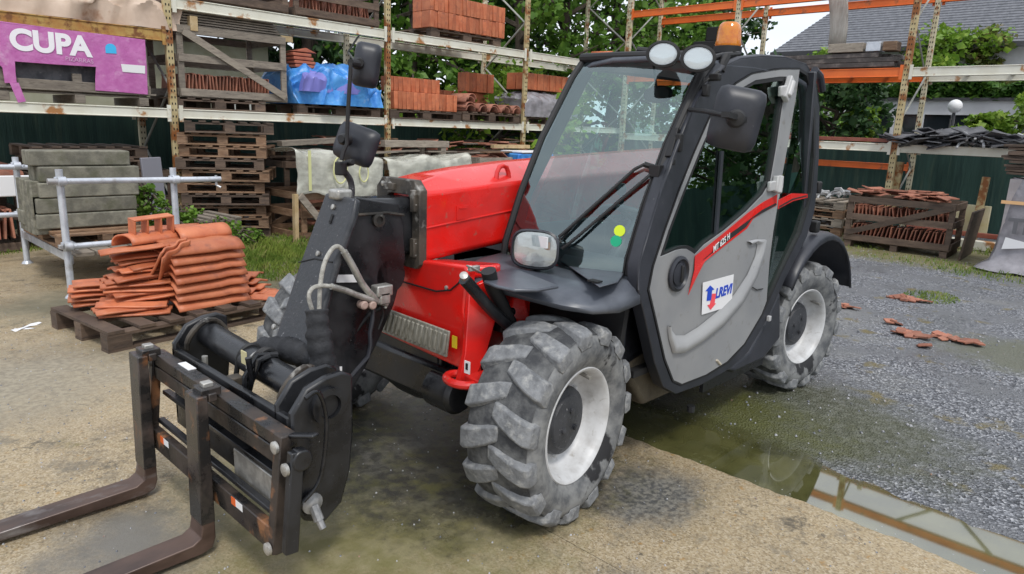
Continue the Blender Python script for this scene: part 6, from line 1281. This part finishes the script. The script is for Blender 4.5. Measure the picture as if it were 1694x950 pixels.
tree('conifer', 'dark thin conifer standing beyond the shed at the left', gp(430,19), 10, 1.7, LFD, 5200, .16, 'con', 3)
tree('conifer', 'dark drooping conifer behind the blue tarpaulin load', gp(515,17), 9.5, 2.6, LFD, 7200, .16, 'con', 5, low=.10)
tree('conifer', 'dark conifer rising behind the second rack post from the left', gp(600,19), 10.5, 2.8, LFD, 7200, .17, 'con', 6, low=.10)
tree('conifer', 'mid green drooping conifer right of the second rack post', gp(690,16), 8.5, 2.6, LFG, 7600, .15, 'con', 7, low=.06)
tree('broadleaf_tree', 'dark broadleaf tree behind the pack of red tiles', gp(765,19), 9, 3.0, LFD, 8200, .16, 'broad', 8, low=.08)
tree('broadleaf_tree', 'bright leafy tree behind the third rack post', gp(850,16.5), 7.6, 2.4, LFG, 8600, .13, 'broad', 9, low=.06)
tree('broadleaf_tree', 'bright tree seen above the wrapped load near the corner', gp(930,19), 8.5, 3.0, LFG, 8600, .15, 'broad', 10, low=.06)
tree('broadleaf_tree', 'leafy tree behind the rack corner above the cab roof', gp(1010,20), 8.5, 2.9, LFG, 8600, .15, 'broad', 11, low=.06)
tree('broadleaf_tree', 'leafy tree behind the work lights', gp(1085,23), 7.8, 2.8, LFG, 7800, .16, 'broad', 12, low=.06)
tree('broadleaf_tree', 'dark leafy tree behind the black box and the beacon', gp(1160,24), 5.6, 2.4, LFD, 7000, .17, 'broad', 13, low=.05)
tree('broadleaf_tree', 'low dark tree behind the cab beside the low building', gp(1375,17.5), 3.3, 1.35, LFD, 6500, .12, 'broad', 14, low=.05)
tree('shrub', 'green bush showing just above the cab and beacon', gp(1290,21), 2.9, 1.7, LFG, 5200, .13, 'broad', 15, low=.05, cat='shrub', group='shrubs beyond the racks')
tree('shrub', 'low bush behind the tall tiles on the rack', gp(820,14.5), 2.6, 1.8, LFB, 4500, .12, 'broad', 25, low=.05, cat='shrub', group='shrubs beyond the racks')
tree('shrub', 'bushy green shrub beyond the rack post above the cream beam', gp(1545,27), 5.05, 1.8, LFB, 5600, .15, 'broad', 16, low=.45, cat='shrub', group='shrubs beyond the racks')
tree('shrub', 'reddish tipped shrub above the cream beam at the right', gp(1622,27), 5.2, 1.25, LFY, 4400, .15, 'broad', 17, low=.45, cat='shrub', group='shrubs beyond the racks')
tree('shrub', 'bright green shrub between the two above the cream beam', gp(1590,27.5), 4.6, 1.4, LFB, 3000, .14, 'broad', 18, low=.45, cat='shrub', group='shrubs beyond the racks')
tree('shrub', 'bright little bush beside the pale warped board', gp(1355,25), 4.5, .8, LFB, 1800, .12, 'broad', 28, low=.5, cat='shrub', group='shrubs beyond the racks')
tree('shrub', 'yellow green shrub on a short trunk before the low building', gp(1428,17), 2.35, .42, LFB, 1500, .10, 'broad', 19, low=.55, cat='shrub', group='shrubs beyond the racks')
tree('shrub', 'bright shrub spreading before the low building windows', gp(1628,16.5), 2.15, .5, LFB, 1900, .10, 'broad', 20, low=.55, cat='shrub', group='shrubs beyond the racks')
tree('shrub', 'bright bush at the far right edge before the low building', gp(1735,15.5), 2.7, .85, LFB, 4200, .11, 'broad', 21, low=.2, cat='shrub', group='shrubs beyond the racks')
tree('broadleaf_tree', 'pale tree top just showing right of the slate roof', gp(1760,34), 9.2, 2.6, LFB, 5000, .2, 'broad', 22, low=.3)
for k, (x, y) in enumerate(((-13,13),(-8.5,14.5),(-14.5,6.5),(-18,9.5),(-22,7),(-26,12),(-31,9.5))):
    tree('broadleaf_tree', 'tree across the yard, %s along the row mirrored in the cab glass' % ORD[k], (x,y,0), 6.5+.5*(k%3), 2.9, LFG if k % 2 else LFD, 5200, .17, 'broad', 60+k, low=.05, group='trees across the yard')
# weeds by the stand
WED = leafmat('weed_leaf', (.10,.20,.025), (.17,.30,.04), (.22,.34,.06))
for (x, y, h, r_, n, sd, lb) in ((-.75,-5.1,.85,.26,1500,1,'tall leafy weed growing beside the right end of the stand'),(-1.0,-5.45,.55,.30,1100,2,'weed clump growing over the mossy pallets'),(-1.5,-5.25,.35,.3,900,3,'low weed clump before the pallet stack')):
    tree('weed', lb, (x,y,0), h, r_, WED, n, .045, 'broad', sd+40, low=.1, cat='weed', group='weeds by the stand')
WORLD[0] = True
ROOF = mat('roof_slate', (.10,.105,.12), (.17,.175,.195), ns=2.5, lo=.35, hi=.65, rough=.7, c3=(.26,.26,.25), n3=9, lo3=.6, hi3=.68, bump=.6, bs=14, st=(1,3,5))
WALLW = mat('pale_render', (.62,.62,.64), (.54,.54,.56), ns=2, rough=.8); FASC = mat('dark_fascia', (.05,.05,.055), rough=.5); DKG = mat('window_glass', (.02,.025,.03), rough=.08)
HS = thing('house', 'house with a big grey slate hip roof beyond the right racking', 'house', (-28,-6,0))
e0, e1 = V((-24,-9.6,4.55)), V((-24,.4,4.55)); b = MB(); r0, r1 = V((-28.5,-7.2,7.9)), V((-28.5,-3.2,7.9)); f0, f1 = V((-33,-9.6,4.55)), V((-33,.4,4.55))
def slates(b, a, c, d, e, rows, th=.03):                     # courses between the eave a-c and the ridge d-e
    for k in range(rows):
        p, q = a.lerp(d,k/rows), c.lerp(e,k/rows); p2, q2 = a.lerp(d,(k+1)/rows), c.lerp(e,(k+1)/rows); b.add([p+V((0,0,th)),q+V((0,0,th)),q2+V((0,0,.002)),p2+V((0,0,.002)),p,q],[(0,1,2,3),(4,5,1,0)])
slates(b, e0, e1, r0, r1, 34); slates(b, f0, e0, r0, r0+V((0,.001,0)), 34); slates(b, e1, f1, r1, r1+V((0,.001,0)), 34); slates(b, f1, f0, r1, r0, 20)
b.build('roof', ROOF, HS, fix=False)
b = MB(); b.box((-28.5,-4.6,2.3),(8.3,9.2,4.5)); b.build('wall', WALLW, HS); b = MB(); b.box((-24,-4.6,4.5),(.16,10,.14)); b.build('gutter', FASC, HS)
b = MB(); [b.box((-24.33,y_,3.3),(.05,.9,1.2)) for y_ in (-7,-4.6,-1.2)]; b.build('window', DKG, HS)
LBd = thing('low_building', 'low pale building with an ivy covered flat roof and a row of windows', 'building', (-21,-3,0))
wx_ = -19.6; y0_, y1_ = onX(1425,180,wx_).y, 3.; zt_ = onX(1560,166,wx_).z; zw = onX(1560,190,wx_).z
b = MB(); b.box((wx_-2,(y0_+y1_)/2,zw+(zt_-zw)/2),(4,y1_-y0_,zt_-zw)); b.box((wx_-2,(y0_+y1_)/2,(zw-1.0)/2),(4,y1_-y0_,zw-1.0)); b.build('wall', WALLW, LBd)
b = MB(); b.box((wx_+.0,(y0_+y1_)/2,zt_+.03),(.2,y1_-y0_+.3,.06)); b.build('roof_edge', FASC, LBd)
yy = y0_+.15
while yy < y1_-.5:
    b = MB(); b.box((wx_-.12,yy+.33,zw-.5),(.04,.60,1.0)); wd = b.build('window', DKG, LBd); b = MB(); b.box((wx_-.02,yy,zw-.5),(.08,.07,1.0)); b.build('mullion', WALLW, wd); yy += .72
b = MB(); rr2 = random.Random(77)
for k in range(15000):
    y_ = rr2.uniform(y0_-1.0,y1_); hz = .55+.25*math.sin(y_*1.7)+.12*math.sin(y_*5); p = V((wx_+.1-abs(rr2.gauss(0,.5)), y_, zt_+.05+rr2.random()*hz)); leaf_quad(b, p, .13*rr2.uniform(.6,1.3), rr2)
iv = b.build('ivy_hedge', leafmat('ivy_leaf', (.03,.085,.012), (.07,.16,.025), (.15,.27,.04)), None, fix=False); tag(iv, 'thick ivy growing along the roof of the low building', 'ivy')
for px_, lb in ((1405,'round white globe lamp beside the small shrub at the left of the low building'),(1580,'round white globe lamp before the windows of the low building')):
    p = onX(px_, 182 if px_ < 1500 else 176, -17.5); lp = thing('globe_lamp', lb, 'lamp', (p.x,p.y,0), 0, 'globe lamps'); b = MB(); r_ = .085 if px_ < 1500 else .155
    b.lathe([(.001,-r_)]+[(r_*math.cos(a), r_*math.sin(a)) for a in [(-80+16*k)*math.pi/180 for k in range(11)]]+[(.001,r_)], p, (0,0,1), 20); b.build('globe', WHITE, lp, smooth=True); b = MB(); b.tube([V((p.x,p.y,0)), p+V((0,0,-r_))], .035, 8); b.build('pole', FASC, lp)
# slate shed behind the left rack
SH = thing('slate_shed', 'shed with a slate roof and yellow fascia behind the left racking', 'shed', (-3,-12,0)); ys = -11.2
a, c = onY(300,37,ys), onY(483,62,ys); z_ = (a.z+c.z)/2; xa, xc = 4.0, c.x
b = MB(); slates(b, V((xa,ys,z_+.02)), V((xc,ys,z_+.02)), V((xa,ys-3,z_+1.5)), V((xc,ys-3,z_+1.5)), 20); b.build('roof', ROOF, SH, fix=False)
b = MB(); b.box(((xa+xc)/2,ys,z_-.05),(xa-xc,.06,.12)); b.build('fascia', WOODP, SH)
xw = onY(443,80,ys-.5).x; b = MB(); b.box(((xa+xw)/2,ys-2,(z_-.15)/2),(xa-xw,3,z_-.15)); b.build('wall', mat('shed_wall',(.30,.29,.20),(.36,.35,.26),ns=3,rough=.8), SH)
b = MB(); b.box((xw+.5,ys-.49,1.9),(.7,.03,.8)); b.build('window', mat('shed_panel',(.55,.56,.52),rough=.5), SH)
# font objects become meshes of their own
bpy.context.view_layer.update(); dgp = bpy.context.evaluated_depsgraph_get()
for o in [o for o in bpy.data.objects if o.type == 'FONT']:
    me = bpy.data.meshes.new_from_object(o.evaluated_get(dgp)); n = bpy.data.objects.new(o.name, me); COL.objects.link(n); n.parent = o.parent; n.matrix_parent_inverse = o.matrix_parent_inverse.copy(); n.matrix_basis = o.matrix_basis.copy(); nm = o.name; bpy.data.objects.remove(o); n.name = nm
